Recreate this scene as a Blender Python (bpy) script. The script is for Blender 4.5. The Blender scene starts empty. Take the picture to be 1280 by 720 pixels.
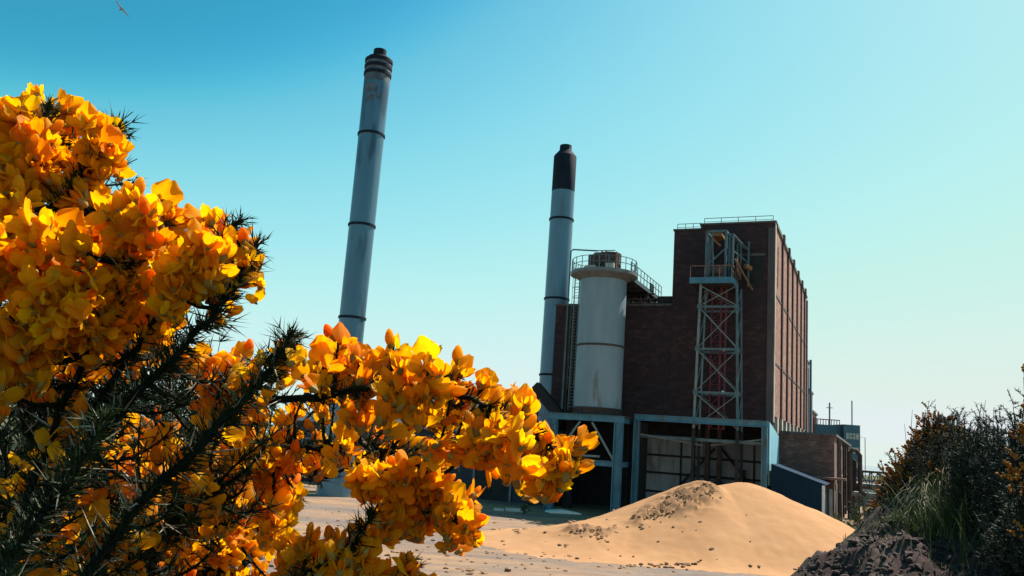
import bpy, math, random
import numpy as np
from mathutils import Vector, Matrix, noise as mnoise

random.seed(7)
RNG = np.random.default_rng(11)
SC = bpy.context.scene
COL = SC.collection
PI = math.pi
R = math.radians

# ------------------------------------------------------------------ camera frame
FPX, PITCH, ROLL, EYE = 1033.0, R(10.3), R(4.0), 6.0
CF = np.array([0, math.cos(PITCH), math.sin(PITCH)])
_u = np.array([0, -math.sin(PITCH), math.cos(PITCH)])
_r = np.array([1.0, 0, 0])
CR = _r*math.cos(ROLL) + _u*math.sin(ROLL)
CU = _u*math.cos(ROLL) - _r*math.sin(ROLL)
CO = np.array([0, 0, EYE])


def ray(x, y):
    return CF + CR*(x-640)/FPX + CU*(360-y)/FPX


def at(x, y, Y):
    """point seen at photo pixel (x, y), Y metres ahead of the camera"""
    d = ray(x, y)
    return CO + d*Y/d[1]


AZ = R(24.08)                                   # heading of the long side of the station
VV = np.array([math.sin(AZ), math.cos(AZ), 0])
RR = np.array([VV[1], -VV[0], 0])               # to the right along the front
CC = at(965, 640, 74.0)
CC[2] = 0


def W(x, y, z=0.0):
    """station frame (x right along front, y depth) to world"""
    return CC + RR*x + VV*y + np.array([0, 0, z])


# ------------------------------------------------------------------ mesh helpers
class MB:
    def __init__(self):
        self.v, self.f, self.m = [], [], []

    def add(self, vs, fs, mi=0):
        n = len(self.v)
        self.v += [tuple(float(c) for c in p) for p in vs]
        self.f += [tuple(i+n for i in q) for q in fs]
        self.m += [mi]*len(fs)
        return self

    def box(self, x0, x1, y0, y1, z0, z1, mi=0):
        vs = [(x, y, z) for z in (z0, z1) for y in (y0, y1) for x in (x0, x1)]
        return self.add(vs, [(0, 2, 3, 1), (4, 5, 7, 6), (0, 1, 5, 4), (2, 6, 7, 3), (0, 4, 6, 2), (1, 3, 7, 5)], mi)

    def prism(self, poly, axis, a, b, mi=0):
        """extrude a 2-D polygon: axis 'y' -> poly is (x,z); 'x' -> (y,z); 'z' -> (x,y)"""
        def P(p, t):
            return (p[0], t, p[1]) if axis == 'y' else (t, p[0], p[1]) if axis == 'x' else (p[0], p[1], t)
        n = len(poly)
        vs = [P(p, a) for p in poly] + [P(p, b) for p in poly]
        fs = [tuple(range(n)), tuple(range(2*n-1, n-1, -1))]
        fs += [(i, i+n, (i+1) % n+n, (i+1) % n) for i in range(n)]
        return self.add(vs, fs, mi)

    def bar(self, a, b, w, h=None, mi=0):
        h = h or w
        a, b = Vector(a), Vector(b)
        d = (b-a).normalized()
        up = Vector((0, 0, 1)) if abs(d.z) < .95 else Vector((0, 1, 0))
        s = d.cross(up).normalized()
        t = s.cross(d).normalized()
        vs = [p + s*(w/2*i) + t*(h/2*j) for p in (a, b) for (i, j) in ((-1, -1), (1, -1), (1, 1), (-1, 1))]
        return self.add(vs, [(0, 3, 2, 1), (4, 5, 6, 7), (0, 1, 5, 4), (1, 2, 6, 5), (2, 3, 7, 6), (3, 0, 4, 7)], mi)

    def tube(self, pts, rad, n=8, mi=0, cap=True):
        pts = [Vector(p) for p in pts]
        if not isinstance(rad, (list, tuple)):
            rad = [rad]*len(pts)
        base = len(self.v)
        prev = None
        for i, p in enumerate(pts):
            d = (pts[min(i+1, len(pts)-1)]-pts[max(i-1, 0)])
            d = d.normalized() if d.length > 1e-9 else Vector((0, 0, 1))
            if prev is None:
                up = Vector((0, 0, 1)) if abs(d.z) < .9 else Vector((1, 0, 0))
                s = d.cross(up).normalized()
            else:
                s = (prev - d*prev.dot(d)).normalized()
            prev = s
            t = d.cross(s)
            for k in range(n):
                a = 2*PI*k/n
                q = p + s*(math.cos(a)*rad[i]) + t*(math.sin(a)*rad[i])
                self.v.append((q.x, q.y, q.z))
        fs = []
        for i in range(len(pts)-1):
            for k in range(n):
                a, b = base+i*n+k, base+i*n+(k+1) % n
                fs.append((a, b, b+n, a+n))
        if cap:
            fs.append(tuple(base+k for k in range(n-1, -1, -1)))
            e = base+(len(pts)-1)*n
            fs.append(tuple(e+k for k in range(n)))
        self.f += fs
        self.m += [mi]*len(fs)
        return self

    def lathe(self, cx, cy, prof, n=40, mi=0):
        """prof: list of (radius, z)"""
        base = len(self.v)
        for (r, z) in prof:
            for k in range(n):
                a = 2*PI*k/n
                self.v.append((cx+r*math.cos(a), cy+r*math.sin(a), z))
        fs = []
        for i in range(len(prof)-1):
            for k in range(n):
                a, b = base+i*n+k, base+i*n+(k+1) % n
                fs.append((a, b, b+n, a+n))
        fs.append(tuple(base+k for k in range(n-1, -1, -1)))
        e = base+(len(prof)-1)*n
        fs.append(tuple(e+k for k in range(n)))
        self.f += fs
        self.m += [mi]*len(fs)
        return self

    def mesh(self, name, mats, off=(0, 0, 0), smooth=False):
        me = bpy.data.meshes.new(name)
        v = np.array(self.v, dtype=float).reshape(-1, 3) - np.array(off, dtype=float)
        me.from_pydata(v.tolist(), [], self.f)
        mats = mats if isinstance(mats, (list, tuple)) else [mats]
        for m in mats:
            me.materials.append(m)
        if len(mats) > 1:
            me.polygons.foreach_set('material_index', self.m)
        if smooth:
            me.polygons.foreach_set('use_smooth', [True]*len(self.f))
            if smooth != 'all':
                me.set_sharp_from_angle(angle=R(40))
        me.update()
        return me

    def build(self, name, mats, parent=None, smooth=False):
        off = parent.get('_b', (0, 0, 0)) if parent else (0, 0, 0)
        o = bpy.data.objects.new(name, self.mesh(name, mats, off, smooth))
        COL.objects.link(o)
        if parent:
            o.parent = parent
            BASE[o.name] = off
        return o


BASE = {}


class Thing:
    """an Empty at the base of a thing; frame 's' = station frame, 'w' = world"""
    def __init__(self, name, label, cat, base, frame='s', group=None):
        o = bpy.data.objects.new(name, None)
        COL.objects.link(o)
        o.empty_display_size = .3
        if frame == 's':
            o.location = W(*base)
            o.rotation_euler = (0, 0, -AZ)
        else:
            o.location = base
        self.o, self.b = o, base
        o['label'], o['category'] = label, cat
        if group:
            o['group'] = group

    def part(self, mb, name, mats, smooth=False, under=None, label=None, stuff=False):
        o = bpy.data.objects.new(name, mb.mesh(name, mats, self.b, smooth))
        COL.objects.link(o)
        o.parent = under or self.o
        if label:
            o['label'] = label
        if stuff:
            o['kind'] = 'stuff'
        return o


def tag(o, label=None, cat=None, group=None, kind=None):
    for k, v in (('label', label), ('category', cat), ('group', group), ('kind', kind)):
        if v:
            o[k] = v
    return o


# ------------------------------------------------------------------ materials
def new_mat(name):
    m = bpy.data.materials.new(name)
    m.use_nodes = True
    nt = m.node_tree
    return m, nt, nt.nodes, nt.links, nt.nodes['Principled BSDF']


def ramp(nodes, stops):
    r = nodes.new('ShaderNodeValToRGB')
    el = r.color_ramp.elements
    while len(el) < len(stops):
        el.new(.5)
    for e, (p, c) in zip(el, stops):
        e.position = p
        e.color = (*c, 1) if len(c) == 3 else c
    return r


def g(v):
    return (v, v, v)


def pm(name, c1, c2, scale=1.0, stretch=(1, 1, 1), rough=.8, bump=0.0, bscale=8.0, metal=0.0, c3=None, lo=.35, hi=.65, det=8, stain=None):
    """two/three-tone weathered surface driven by object-space noise"""
    m, nt, N, L, b = new_mat(name)
    tc = N.new('ShaderNodeTexCoord')
    mp = N.new('ShaderNodeMapping')
    mp.inputs['Scale'].default_value = stretch
    L.new(tc.outputs['Object'], mp.inputs[0])
    n1 = N.new('ShaderNodeTexNoise')
    n1.inputs['Scale'].default_value = scale
    n1.inputs['Detail'].default_value = det
    n1.inputs['Roughness'].default_value = .65
    L.new(mp.outputs[0], n1.inputs['Vector'])
    st = [(lo, c1), (hi, c2)] + ([(min(hi+.13, 1), c3)] if c3 else [])
    r = ramp(N, st)
    L.new(n1.outputs[0], r.inputs[0])
    out = r.outputs[0]
    if stain:                                   # (colour, scale, threshold): rust or soot runs with a shape of their own
        n2 = N.new('ShaderNodeTexNoise')
        n2.inputs['Scale'].default_value = stain[1]
        n2.inputs['Detail'].default_value = 6
        mp2 = N.new('ShaderNodeMapping')
        mp2.inputs['Scale'].default_value = (1, 1, .22)
        L.new(tc.outputs['Object'], mp2.inputs[0])
        L.new(mp2.outputs[0], n2.inputs['Vector'])
        r2 = ramp(N, [(stain[2], g(0)), (min(stain[2]+.12, 1), g(.85))])
        L.new(n2.outputs[0], r2.inputs[0])
        mx = N.new('ShaderNodeMixRGB')
        mx.inputs[2].default_value = (*stain[0], 1)
        L.new(r2.outputs[0], mx.inputs[0])
        L.new(out, mx.inputs[1])
        out = mx.outputs[0]
    L.new(out, b.inputs['Base Color'])
    b.inputs['Roughness'].default_value = rough
    b.inputs['Metallic'].default_value = metal
    if bump:
        n3 = N.new('ShaderNodeTexNoise')
        n3.inputs['Scale'].default_value = bscale
        n3.inputs['Detail'].default_value = 6
        L.new(tc.outputs['Object'], n3.inputs['Vector'])
        bp = N.new('ShaderNodeBump')
        bp.inputs['Strength'].default_value = bump
        L.new(n3.outputs[0], bp.inputs['Height'])
        L.new(bp.outputs[0], b.inputs['Normal'])
    return m


def brick_mat(name, a, b_, mortar, dirt):
    m, nt, N, L, b = new_mat(name)
    tc = N.new('ShaderNodeTexCoord')
    sx = N.new('ShaderNodeSeparateXYZ')
    L.new(tc.outputs['Object'], sx.inputs[0])
    ns = N.new('ShaderNodeSeparateXYZ')
    L.new(tc.outputs['Normal'], ns.inputs[0])
    ab = N.new('ShaderNodeMath')
    ab.operation = 'ABSOLUTE'
    L.new(ns.outputs[0], ab.inputs[0])
    gt = N.new('ShaderNodeMath')
    gt.operation = 'GREATER_THAN'
    gt.inputs[1].default_value = .5
    L.new(ab.outputs[0], gt.inputs[0])
    mx = N.new('ShaderNodeMix')
    L.new(gt.outputs[0], mx.inputs[0])
    L.new(sx.outputs[0], mx.inputs[2])
    L.new(sx.outputs[1], mx.inputs[3])
    cb = N.new('ShaderNodeCombineXYZ')
    L.new(mx.outputs[0], cb.inputs[0])
    L.new(sx.outputs[2], cb.inputs[1])
    br = N.new('ShaderNodeTexBrick')
    br.inputs['Scale'].default_value = 1.0
    br.inputs['Brick Width'].default_value = .46
    br.inputs['Row Height'].default_value = .15
    br.inputs['Mortar Size'].default_value = .012
    br.inputs['Color1'].default_value = (*a, 1)
    br.inputs['Color2'].default_value = (*b_, 1)
    br.inputs['Mortar'].default_value = (*mortar, 1)
    L.new(cb.outputs[0], br.inputs['Vector'])
    mp = N.new('ShaderNodeMapping')
    mp.inputs['Scale'].default_value = (.9, 1.7, 1)
    L.new(cb.outputs[0], mp.inputs[0])
    n1 = N.new('ShaderNodeTexNoise')
    n1.inputs['Scale'].default_value = 1.1
    n1.inputs['Detail'].default_value = 9
    n1.inputs['Roughness'].default_value = .7
    L.new(mp.outputs[0], n1.inputs['Vector'])
    r = ramp(N, [(.32, g(.45)), (.5, g(.9)), (.66, g(1.75)), (.74, g(2.3))])
    L.new(n1.outputs[0], r.inputs[0])
    mu = N.new('ShaderNodeMixRGB')
    mu.blend_type = 'MULTIPLY'
    mu.inputs[0].default_value = 1
    L.new(br.outputs[0], mu.inputs[1])
    L.new(r.outputs[0], mu.inputs[2])
    n2 = N.new('ShaderNodeTexNoise')
    n2.inputs['Scale'].default_value = .28
    n2.inputs['Detail'].default_value = 7
    L.new(cb.outputs[0], n2.inputs['Vector'])
    r2 = ramp(N, [(.42, g(0)), (.68, g(.75))])
    L.new(n2.outputs[0], r2.inputs[0])
    m3 = N.new('ShaderNodeMixRGB')
    m3.inputs[2].default_value = (*dirt, 1)
    L.new(r2.outputs[0], m3.inputs[0])
    L.new(mu.outputs[0], m3.inputs[1])
    L.new(m3.outputs[0], b.inputs['Base Color'])
    b.inputs['Roughness'].default_value = .9
    return m


def sheet_mat(name, c1, c2, pitch=.25, axis=0, rough=.6, stain=None):
    """corrugated steel sheet: ribs as bump"""
    m = pm(name, c1, c2, .6, (1, 1, .3), rough=rough, stain=stain)
    nt = m.node_tree
    N, L = nt.nodes, nt.links
    b = N['Principled BSDF']
    tc = N.new('ShaderNodeTexCoord')
    w = N.new('ShaderNodeTexWave')
    w.bands_direction = 'XY'[axis]
    w.inputs['Scale'].default_value = .314/pitch
    L.new(tc.outputs['Object'], w.inputs['Vector'])
    bp = N.new('ShaderNodeBump')
    bp.inputs['Strength'].default_value = .6
    bp.inputs['Distance'].default_value = .05
    L.new(w.outputs[0], bp.inputs['Height'])
    L.new(bp.outputs[0], b.inputs['Normal'])
    return m


M = {}
M['brick'] = brick_mat('shaded_brick', (.046, .017, .020), (.027, .011, .016), (.05, .03, .031), (.022, .013, .018))  # darker copy of the brick: shade painted in for front and wing
M['brick_side'] = brick_mat('sunlit_red_brick', (.34, .15, .10), (.265, .115, .08), (.33, .21, .165), (.23, .105, .08))  # lighter copy of the brick: sunlight painted in for the side faces
M['brick_old'] = brick_mat('old_brown_brick', (.15, .075, .062), (.11, .055, .048), (.16, .11, .09), (.10, .055, .05))
M['coping'] = pm('sooty_concrete', (.06, .055, .06), (.12, .11, .11), 2.0, rough=.9)
M['stone'] = pm('pale_concrete', (.42, .36, .31), (.56, .49, .42), 1.6, (1, 1, .4), rough=.9, stain=((.2, .15, .12), 1.4, .56))
M['pier'] = pm('grey_render', (.06, .052, .06), (.10, .085, .09), 1.2, (1, 1, .3), rough=.9)
M['slot'] = pm('maroon_window_steel', (.045, .011, .014), (.085, .022, .022), 1.0, (1, 1, 3), rough=.6)
M['dark'] = pm('near_black', (.012, .012, .014), (.03, .028, .03), 1.0, rough=.95)  # near-black tone shared by undercroft, decks, doors, posts and casings
M['blue'] = pm('faded_blue_paint', (.035, .135, .21), (.065, .20, .285), 1.3, (1, 1, .5), rough=.55, stain=((.10, .065, .05), 2.2, .58))
M['bluelt'] = pm('pale_blue_sheet', (.20, .46, .58), (.28, .55, .66), .8, (1, 1, .4), rough=.6, stain=((.2, .25, .25), 1.3, .62))
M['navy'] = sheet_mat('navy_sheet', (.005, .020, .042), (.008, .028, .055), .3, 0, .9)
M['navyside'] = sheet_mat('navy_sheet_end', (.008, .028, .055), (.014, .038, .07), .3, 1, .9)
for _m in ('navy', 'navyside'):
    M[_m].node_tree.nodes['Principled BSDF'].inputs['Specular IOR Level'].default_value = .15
M['shed'] = sheet_mat('dark_slate_sheet', (.008, .016, .032), (.016, .028, .05), .5, 0, .7)
M['clad'] = sheet_mat('dirty_white_sheet', (.19, .205, .225), (.32, .33, .345), .5, 0, .7, stain=((.12, .1, .09), .9, .55))
M['silo'] = pm('weathered_silo_paint', (.155, .225, .275), (.215, .29, .34), .7, (1, 1, .25), rough=.6, bump=.05, bscale=3, stain=((.13, .13, .135), 1.3, .60))
M['rust'] = pm('rusty_steel', (.12, .06, .045), (.26, .14, .11), 2.2, rough=.9, c3=(.34, .22, .18))
M['rustdk'] = pm('dark_rusty_steel', (.035, .026, .026), (.085, .055, .045), 2.0, rough=.9)
M['steel'] = pm('grey_steel', (.10, .12, .13), (.18, .2, .21), 2.0, rough=.6)
M['teal'] = pm('dull_teal_steel', (.045, .10, .125), (.08, .15, .18), 2.0, (1, 1, .5), rough=.6, stain=((.09, .055, .045), 2.4, .54))
M['palesteel'] = pm('galvanised_pale_steel', (.11, .15, .16), (.19, .23, .235), 2.0, (1, 1, .5), rough=.5, stain=((.2, .15, .11), 2.2, .6))
M['red'] = pm('faded_red_steel', (.09, .012, .02), (.15, .022, .034), 1.5, rough=.7)
M['yellow'] = pm('faded_yellow_paint', (.16, .075, .028), (.25, .125, .045), 2.0, rough=.7)
M['chim'] = pm('grey_blue_flue_steel', (.07, .145, .21), (.10, .19, .26), .35, (1, 1, .2), rough=.36, metal=.4, stain=((.04, .065, .10), .7, .54))
M['chimlt'] = pm('pale_flue_steel', (.10, .17, .24), (.145, .22, .285), .35, (1, 1, .2), rough=.38, metal=.35, stain=((.12, .15, .18), .7, .55))
M['chimcap'] = pm('sooty_flue_cap', (.008, .011, .021), (.018, .023, .036), 1.4, (1, 1, .5), rough=.75)
M['chimcap'].node_tree.nodes['Principled BSDF'].inputs['Specular IOR Level'].default_value = .15
M['soot'] = pm('soot_patch', (.05, .06, .08), (.12, .15, .19), 1.8, rough=.7)
M['glass'] = pm('dark_window_glass', (.015, .02, .025), (.03, .035, .04), 1.0, rough=.15)
M['office'] = pm('blue_grey_panel', (.03, .10, .15), (.045, .13, .18), .4, rough=.6)
M['band'] = pm('pale_window_band', (.26, .33, .3), (.4, .45, .4), 1.2, (3, 3, 1), rough=.35)
M['farshed'] = pm('far_grey_sheet', (.26, .34, .38), (.34, .42, .45), .3, rough=.7)
M['white'] = pm('sunlit_patch_white', (.62, .64, .64), (.75, .76, .75), 1.5, rough=.6)
M['feather'] = pm('gull_feather', (.2, .2, .24), (.4, .4, .42), 3, rough=.8)
M['slab'] = pm('pale_slab', (.5, .47, .44), (.62, .58, .54), 1.5, rough=.9)


def leafy(name, c1, c2, scale=3.0, trans=.25, rough=.6):
    m, nt, N, L, b = new_mat(name)
    tc = N.new('ShaderNodeTexCoord')
    n1 = N.new('ShaderNodeTexNoise')
    n1.inputs['Scale'].default_value = scale
    n1.inputs['Detail'].default_value = 5
    L.new(tc.outputs['Object'], n1.inputs['Vector'])
    r = ramp(N, [(.38, c1), (.62, c2)])
    L.new(n1.outputs[0], r.inputs[0])
    L.new(r.outputs[0], b.inputs['Base Color'])
    b.inputs['Roughness'].default_value = rough
    if trans:
        t = N.new('ShaderNodeBsdfTranslucent')
        L.new(r.outputs[0], t.inputs[0])
        mx = N.new('ShaderNodeMixShader')
        mx.inputs[0].default_value = trans
        L.new(b.outputs[0], mx.inputs[1])
        L.new(t.outputs[0], mx.inputs[2])
        L.new(mx.outputs[0], N['Material Output'].inputs[0])
    return m


def petal_mat(name, dif, tra, tfac):
    m, nt, N, L, b = new_mat(name)
    at_ = N.new('ShaderNodeAttribute')
    at_.attribute_name = 'tint'
    r = ramp(N, [(0, dif[0]), (1, dif[1])])
    r2 = ramp(N, [(0, tra[0]), (1, tra[1])])
    L.new(at_.outputs['Fac'], r.inputs[0])
    L.new(at_.outputs['Fac'], r2.inputs[0])
    tc = N.new('ShaderNodeTexCoord')
    nz = N.new('ShaderNodeTexNoise')
    nz.inputs['Scale'].default_value = 260 if name == 'gorse_petal' else 40
    nz.inputs['Detail'].default_value = 3
    L.new(tc.outputs['Object'], nz.inputs['Vector'])
    ad = N.new('ShaderNodeMath')
    ad.operation = 'MULTIPLY_ADD'
    ad.inputs[1].default_value = 1.1
    ad.inputs[2].default_value = -.55
    L.new(nz.outputs[0], ad.inputs[0])
    sm = N.new('ShaderNodeMath')
    sm.use_clamp = True
    L.new(ad.outputs[0], sm.inputs[0])
    L.new(at_.outputs['Fac'], sm.inputs[1])
    L.new(sm.outputs[0], r.inputs[0])
    L.new(sm.outputs[0], r2.inputs[0])
    L.new(r.outputs[0], b.inputs['Base Color'])
    b.inputs['Roughness'].default_value = .6
    b.inputs['Specular IOR Level'].default_value = .25
    t = N.new('ShaderNodeBsdfTranslucent')
    L.new(r2.outputs[0], t.inputs[0])
    mx = N.new('ShaderNodeMixShader')
    mx.inputs[0].default_value = tfac
    L.new(b.outputs[0], mx.inputs[1])
    L.new(t.outputs[0], mx.inputs[2])
    L.new(mx.outputs[0], N['Material Output'].inputs[0])
    return m


M['petal'] = petal_mat('gorse_petal', ((.98, .54, .005), (.98, .31, .003)), ((1.0, .55, .002), (1.0, .31, .001)), .66)
M['calyx'] = leafy('gorse_calyx', (.30, .18, .03), (.5, .3, .05), 60, .2)
M['stem'] = leafy('gorse_stem', (.004, .006, .004), (.012, .013, .008), 30, 0, .8)
M['spine'] = leafy('gorse_spine', (.004, .013, .004), (.026, .044, .015), 45, .1, .5)
for _m in ('stem', 'spine'):
    M[_m].node_tree.nodes['Principled BSDF'].inputs['Specular IOR Level'].default_value = .12
M['drysp'] = leafy('dry_gorse_spine', (.22, .19, .13), (.36, .32, .24), 45, .1, .5)
M['needle'] = leafy('dark_gorse_needle', (.012, .022, .012), (.04, .055, .025), 3, .15)
M['bramble'] = leafy('brown_bramble_leaf', (.06, .042, .03), (.14, .10, .065), 4, .2)
M['greenleaf'] = leafy('green_weed_leaf', (.035, .075, .02), (.09, .13, .04), 3, .3)
M['grass'] = leafy('rough_grass', (.026, .048, .012), (.075, .10, .03), 1.5, .3)
M['straw'] = leafy('dry_straw', (.22, .17, .10), (.38, .3, .19), 2.0, .25)
M['bfl'] = petal_mat('far_gorse_petal', ((.55, .22, .02), (.42, .13, .012)), ((.6, .2, .01), (.5, .12, .01)), .3)
M['clod'] = pm('damp_sand_crust', (.15, .082, .047), (.30, .165, .09), 1.6, rough=.95, bump=.5, bscale=4)

# ------------------------------------------------------------------ ground
PTS = [(0, -6, 4.4), (0, 0, 4.38), (-5, 0, 4.4), (-12, 0, 4.2), (-25, 2, 3.4), (0, 3, 4.2), (-3, 3, 4.1), (-8, 5, 3.4), (-2, 8, 2.9), (-8, 12, 1.4),
       (0, 8, 3.2), (1.2, 6, 3.3), (1.7, 9, 2.4), (2.2, 3.2, 4.4), (2.85, 8.4, 4.72), (3.05, 6, 4.75), (3.7, 9, 5.1), (4.25, 9.6, 5.36), (4.75, 10, 5.4), (4.2, 7.5, 5.16),
       (5.0, 10.4, 5.42), (5.1, 8.3, 5.76), (4.3, 5, 5.35), (7, 8, 6.25), (10, 10, 6.7), (6.5, 11, 6.1), (8, 4, 5.8), (5, 0, 4.8), (10, 0, 5.4), (16, 12, 6.6),
       (2.5, 11, 3.6), (4.2, 12.5, 3.4), (4.5, 11.3, 4.3), (5.8, 12.6, 4.5), (3.2, 10.1, 3.3), (2.2, 8.8, 3.2), (5.2, 14, 3.2), (3.5, 15, 2.2), (8, 15, 4.4), (13, 18, 4.2), (0, 14, 1.3), (22, 8, 6.2), (22, 20, 3.6),
       (0, 22, 0), (8, 24, 0), (16, 28, 0), (24, 34, .4), (-12, 24, 0), (-28, 24, 0), (4, 32, 0), (-10, 36, 0), (18, 40, 0), (32, 44, 0), (-30, 40, 0), (34, 30, 1.5), (40, 14, 4),
       (-20, -10, 3.6), (10, -10, 4.8), (30, -4, 5.2)]
_P = np.array([p[:2] for p in PTS], float)
_Z = np.array([p[2] for p in PTS], float)
_c2 = 1.0
_A = np.sqrt(((_P[:, None]-_P[None])**2).sum(-1)+_c2)
_Wt = np.linalg.solve(_A + 1e-3*np.eye(len(_P)), _Z)


def smooth01(t):
    t = np.clip(t, 0, 1)
    return t*t*(3-2*t)


def fbm(x, y, sc, oct=4, seed=0.0):
    return mnoise.fractal(Vector((x*sc+seed, y*sc-seed, seed)), .9, 2.0, oct)


def terr0(X, Y):
    X, Y = np.asarray(X, float), np.asarray(Y, float)
    d = np.sqrt((X[..., None]-_P[:, 0])**2+(Y[..., None]-_P[:, 1])**2+_c2)
    z = d@_Wt
    fade = 1-smooth01((np.hypot(X*.8, Y-4)-22)/18)
    cliff = .36*smooth01((X-4.62-.12*np.sin(Y*3.1))/.35)*smooth01((Y-8.7)/.7)*(1-smooth01((Y-10.2)/.9))*(1-smooth01((X-5.1)/.9))
    return np.maximum(z+cliff, 0)*fade


def dirtmask(z):
    return float(smooth01((z-.6)/1.6))


def terr(x, y, rough=True):
    z = float(terr0(x, y))
    k = dirtmask(z)
    if rough and k > 0:
        z += k*(.15*fbm(x, y, 1.0, 5, 3.1) + .13*abs(fbm(x, y, 2.6, 5, 7.7)) - .05 + .07*abs(fbm(x, y, 8.0, 5, 9.7)))
    return z


def axis_vals(segs):
    out = []
    for a, b, s in segs:
        out += list(np.arange(a, b-1e-6, s))
    out.append(segs[-1][1])
    return np.array(out)


gx = axis_vals([(-1500, -200, 130), (-200, -60, 14), (-60, -12, 3), (-12, 1, .5), (1, 8.5, .055), (8.5, 14, .25), (14, 60, 2), (60, 200, 14), (200, 1500, 130)])
gy = axis_vals([(-60, -10, 5), (-10, 2.8, .5), (2.8, 11.6, .06), (11.6, 16, .15), (16, 30, .8), (30, 90, 3), (90, 240, 15), (240, 2500, 226)])
GX, GY = np.meshgrid(gx, gy)
Z0 = np.stack([terr0(GX[i], GY[i]) for i in range(len(gy))])
vs = []
for i in range(len(gy)):
    for j in range(len(gx)):
        z = Z0[i, j]
        k = dirtmask(z)
        x, y = gx[j], gy[i]
        if k > 0:
            z += k*(.15*fbm(x, y, 1.0, 5, 3.1) + .13*abs(fbm(x, y, 2.6, 5, 7.7)) - .05 + .07*abs(fbm(x, y, 8.0, 5, 9.7)))
        vs.append((x, y, z))
nx = len(gx)
fs = [(i*nx+j, i*nx+j+1, (i+1)*nx+j+1, (i+1)*nx+j) for i in range(len(gy)-1) for j in range(nx-1)]
mb = MB()
mb.v, mb.f, mb.m = vs, fs, [0]*len(fs)


def ground_mat():
    m, nt, N, L, b = new_mat('yard_and_dirt')
    tc = N.new('ShaderNodeTexCoord')

    def nz(scale, stretch=(1, 1, 1), det=8, rot=0.0, rg=.6):
        mp = N.new('ShaderNodeMapping')
        mp.inputs['Scale'].default_value = stretch
        mp.inputs['Rotation'].default_value = (0, 0, rot)
        L.new(tc.outputs['Object'], mp.inputs[0])
        n = N.new('ShaderNodeTexNoise')
        n.inputs['Scale'].default_value = scale
        n.inputs['Detail'].default_value = det
        n.inputs['Roughness'].default_value = rg
        L.new(mp.outputs[0], n.inputs['Vector'])
        return n.outputs[0]

    def mix(f, a, bb, blend='MIX'):
        x = N.new('ShaderNodeMixRGB')
        x.blend_type = blend
        for s, i in ((f, 0), (a, 1), (bb, 2)):
            if hasattr(s, 'type'):
                L.new(s, x.inputs[i])
            elif i:
                x.inputs[i].default_value = (*s, 1)
            else:
                x.inputs[i].default_value = s
        return x.outputs[0]

    def rp(s, stops):
        r = ramp(N, stops)
        L.new(s, r.inputs[0])
        return r.outputs[0]
    concrete = rp(nz(.5, (1, 1, 1), 10, rg=.75), [(.3, (.13, .10, .088)), (.6, (.215, .168, .145)), (.75, (.27, .21, .18))])
    sand = rp(nz(1.2, (1, 1, 1), 8), [(.3, (.27, .165, .10)), (.7, (.34, .215, .135))])
    smask = rp(nz(.09, (.6, 1.5, 1), 8, R(10), .65), [(.44, g(0)), (.55, g(1))])
    yard = mix(smask, concrete, sand)
    tracks = rp(nz(.35, (.12, 1.6, 1), 9, R(-8), .7), [(.5, g(0)), (.60, g(.75))])
    yard = mix(tracks, yard, (.17, .125, .105))
    specks = rp(nz(3.5, (1, 1, 1), 6, 0, .7), [(.66, g(0)), (.72, g(.8))])
    yard = mix(specks, yard, (.13, .085, .065))
    dirt = rp(nz(2.2, (1, 1, 1), 10, 0, .7), [(.3, (.024, .014, .014)), (.52, (.060, .038, .036)), (.68, (.15, .105, .095))])
    grassy = rp(nz(.5, (1, 1, 1), 7), [(.52, g(0)), (.64, g(.6))])
    dirt = mix(grassy, dirt, (.035, .04, .018))
    sx = N.new('ShaderNodeSeparateXYZ')
    L.new(tc.outputs['Object'], sx.inputs[0])
    hm = rp(sx.outputs[2], [(.15, g(0)), (.9, g(1))])
    ds = N.new('ShaderNodeVectorMath')
    ds.operation = 'DISTANCE'
    ds.inputs[1].default_value = (5, 60, 0)
    L.new(tc.outputs['Object'], ds.inputs[0])
    ma = N.new('ShaderNodeMath')
    ma.operation = 'MULTIPLY_ADD'
    ma.inputs[1].default_value = 40
    L.new(nz(.05, det=6), ma.inputs[0])
    L.new(ds.outputs['Value'], ma.inputs[2])
    mr = N.new('ShaderNodeMapRange')
    mr.inputs['From Min'].default_value = 95
    mr.inputs['From Max'].default_value = 112
    L.new(ma.outputs[0], mr.inputs[0])
    scrub = rp(nz(.25, det=9, rg=.7), [(.35, (.05, .065, .025)), (.6, (.11, .11, .05))])
    yard = mix(mr.outputs[0], yard, scrub)
    L.new(mix(hm, yard, dirt), b.inputs['Base Color'])
    b.inputs['Roughness'].default_value = .95
    b.inputs['Specular IOR Level'].default_value = .15
    n3 = nz(6, (1, 1, 1), 10, 0, .75)
    bp = N.new('ShaderNodeBump')
    bp.inputs['Strength'].default_value = .55
    bp.inputs['Distance'].default_value = .08
    L.new(n3, bp.inputs['Height'])
    L.new(bp.outputs[0], b.inputs['Normal'])
    return m


ground = mb.build('ground', ground_mat(), smooth='all')
tag(ground, 'sandy grey yard rising to dark earth banks round the camera', 'ground', kind='structure')

# added glossy sheet beyond the works, reflects the sky as pale haze
mb = MB()
mb.add([(-1490, 420, .15), (1490, 420, .15), (1490, 2490, .15), (-1490, 2490, .15)], [(0, 1, 2, 3)])
wm, nt_, N_, L_n, b_n = new_mat('haze_reflector')
b_n.inputs['Base Color'].default_value = (.12, .2, .22, 1)
b_n.inputs['Roughness'].default_value = .12
tag(mb.build('haze_sheet', wm), 'added pale glossy sheet as horizon haze beyond the works', 'haze_sheet', kind='structure')

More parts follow.
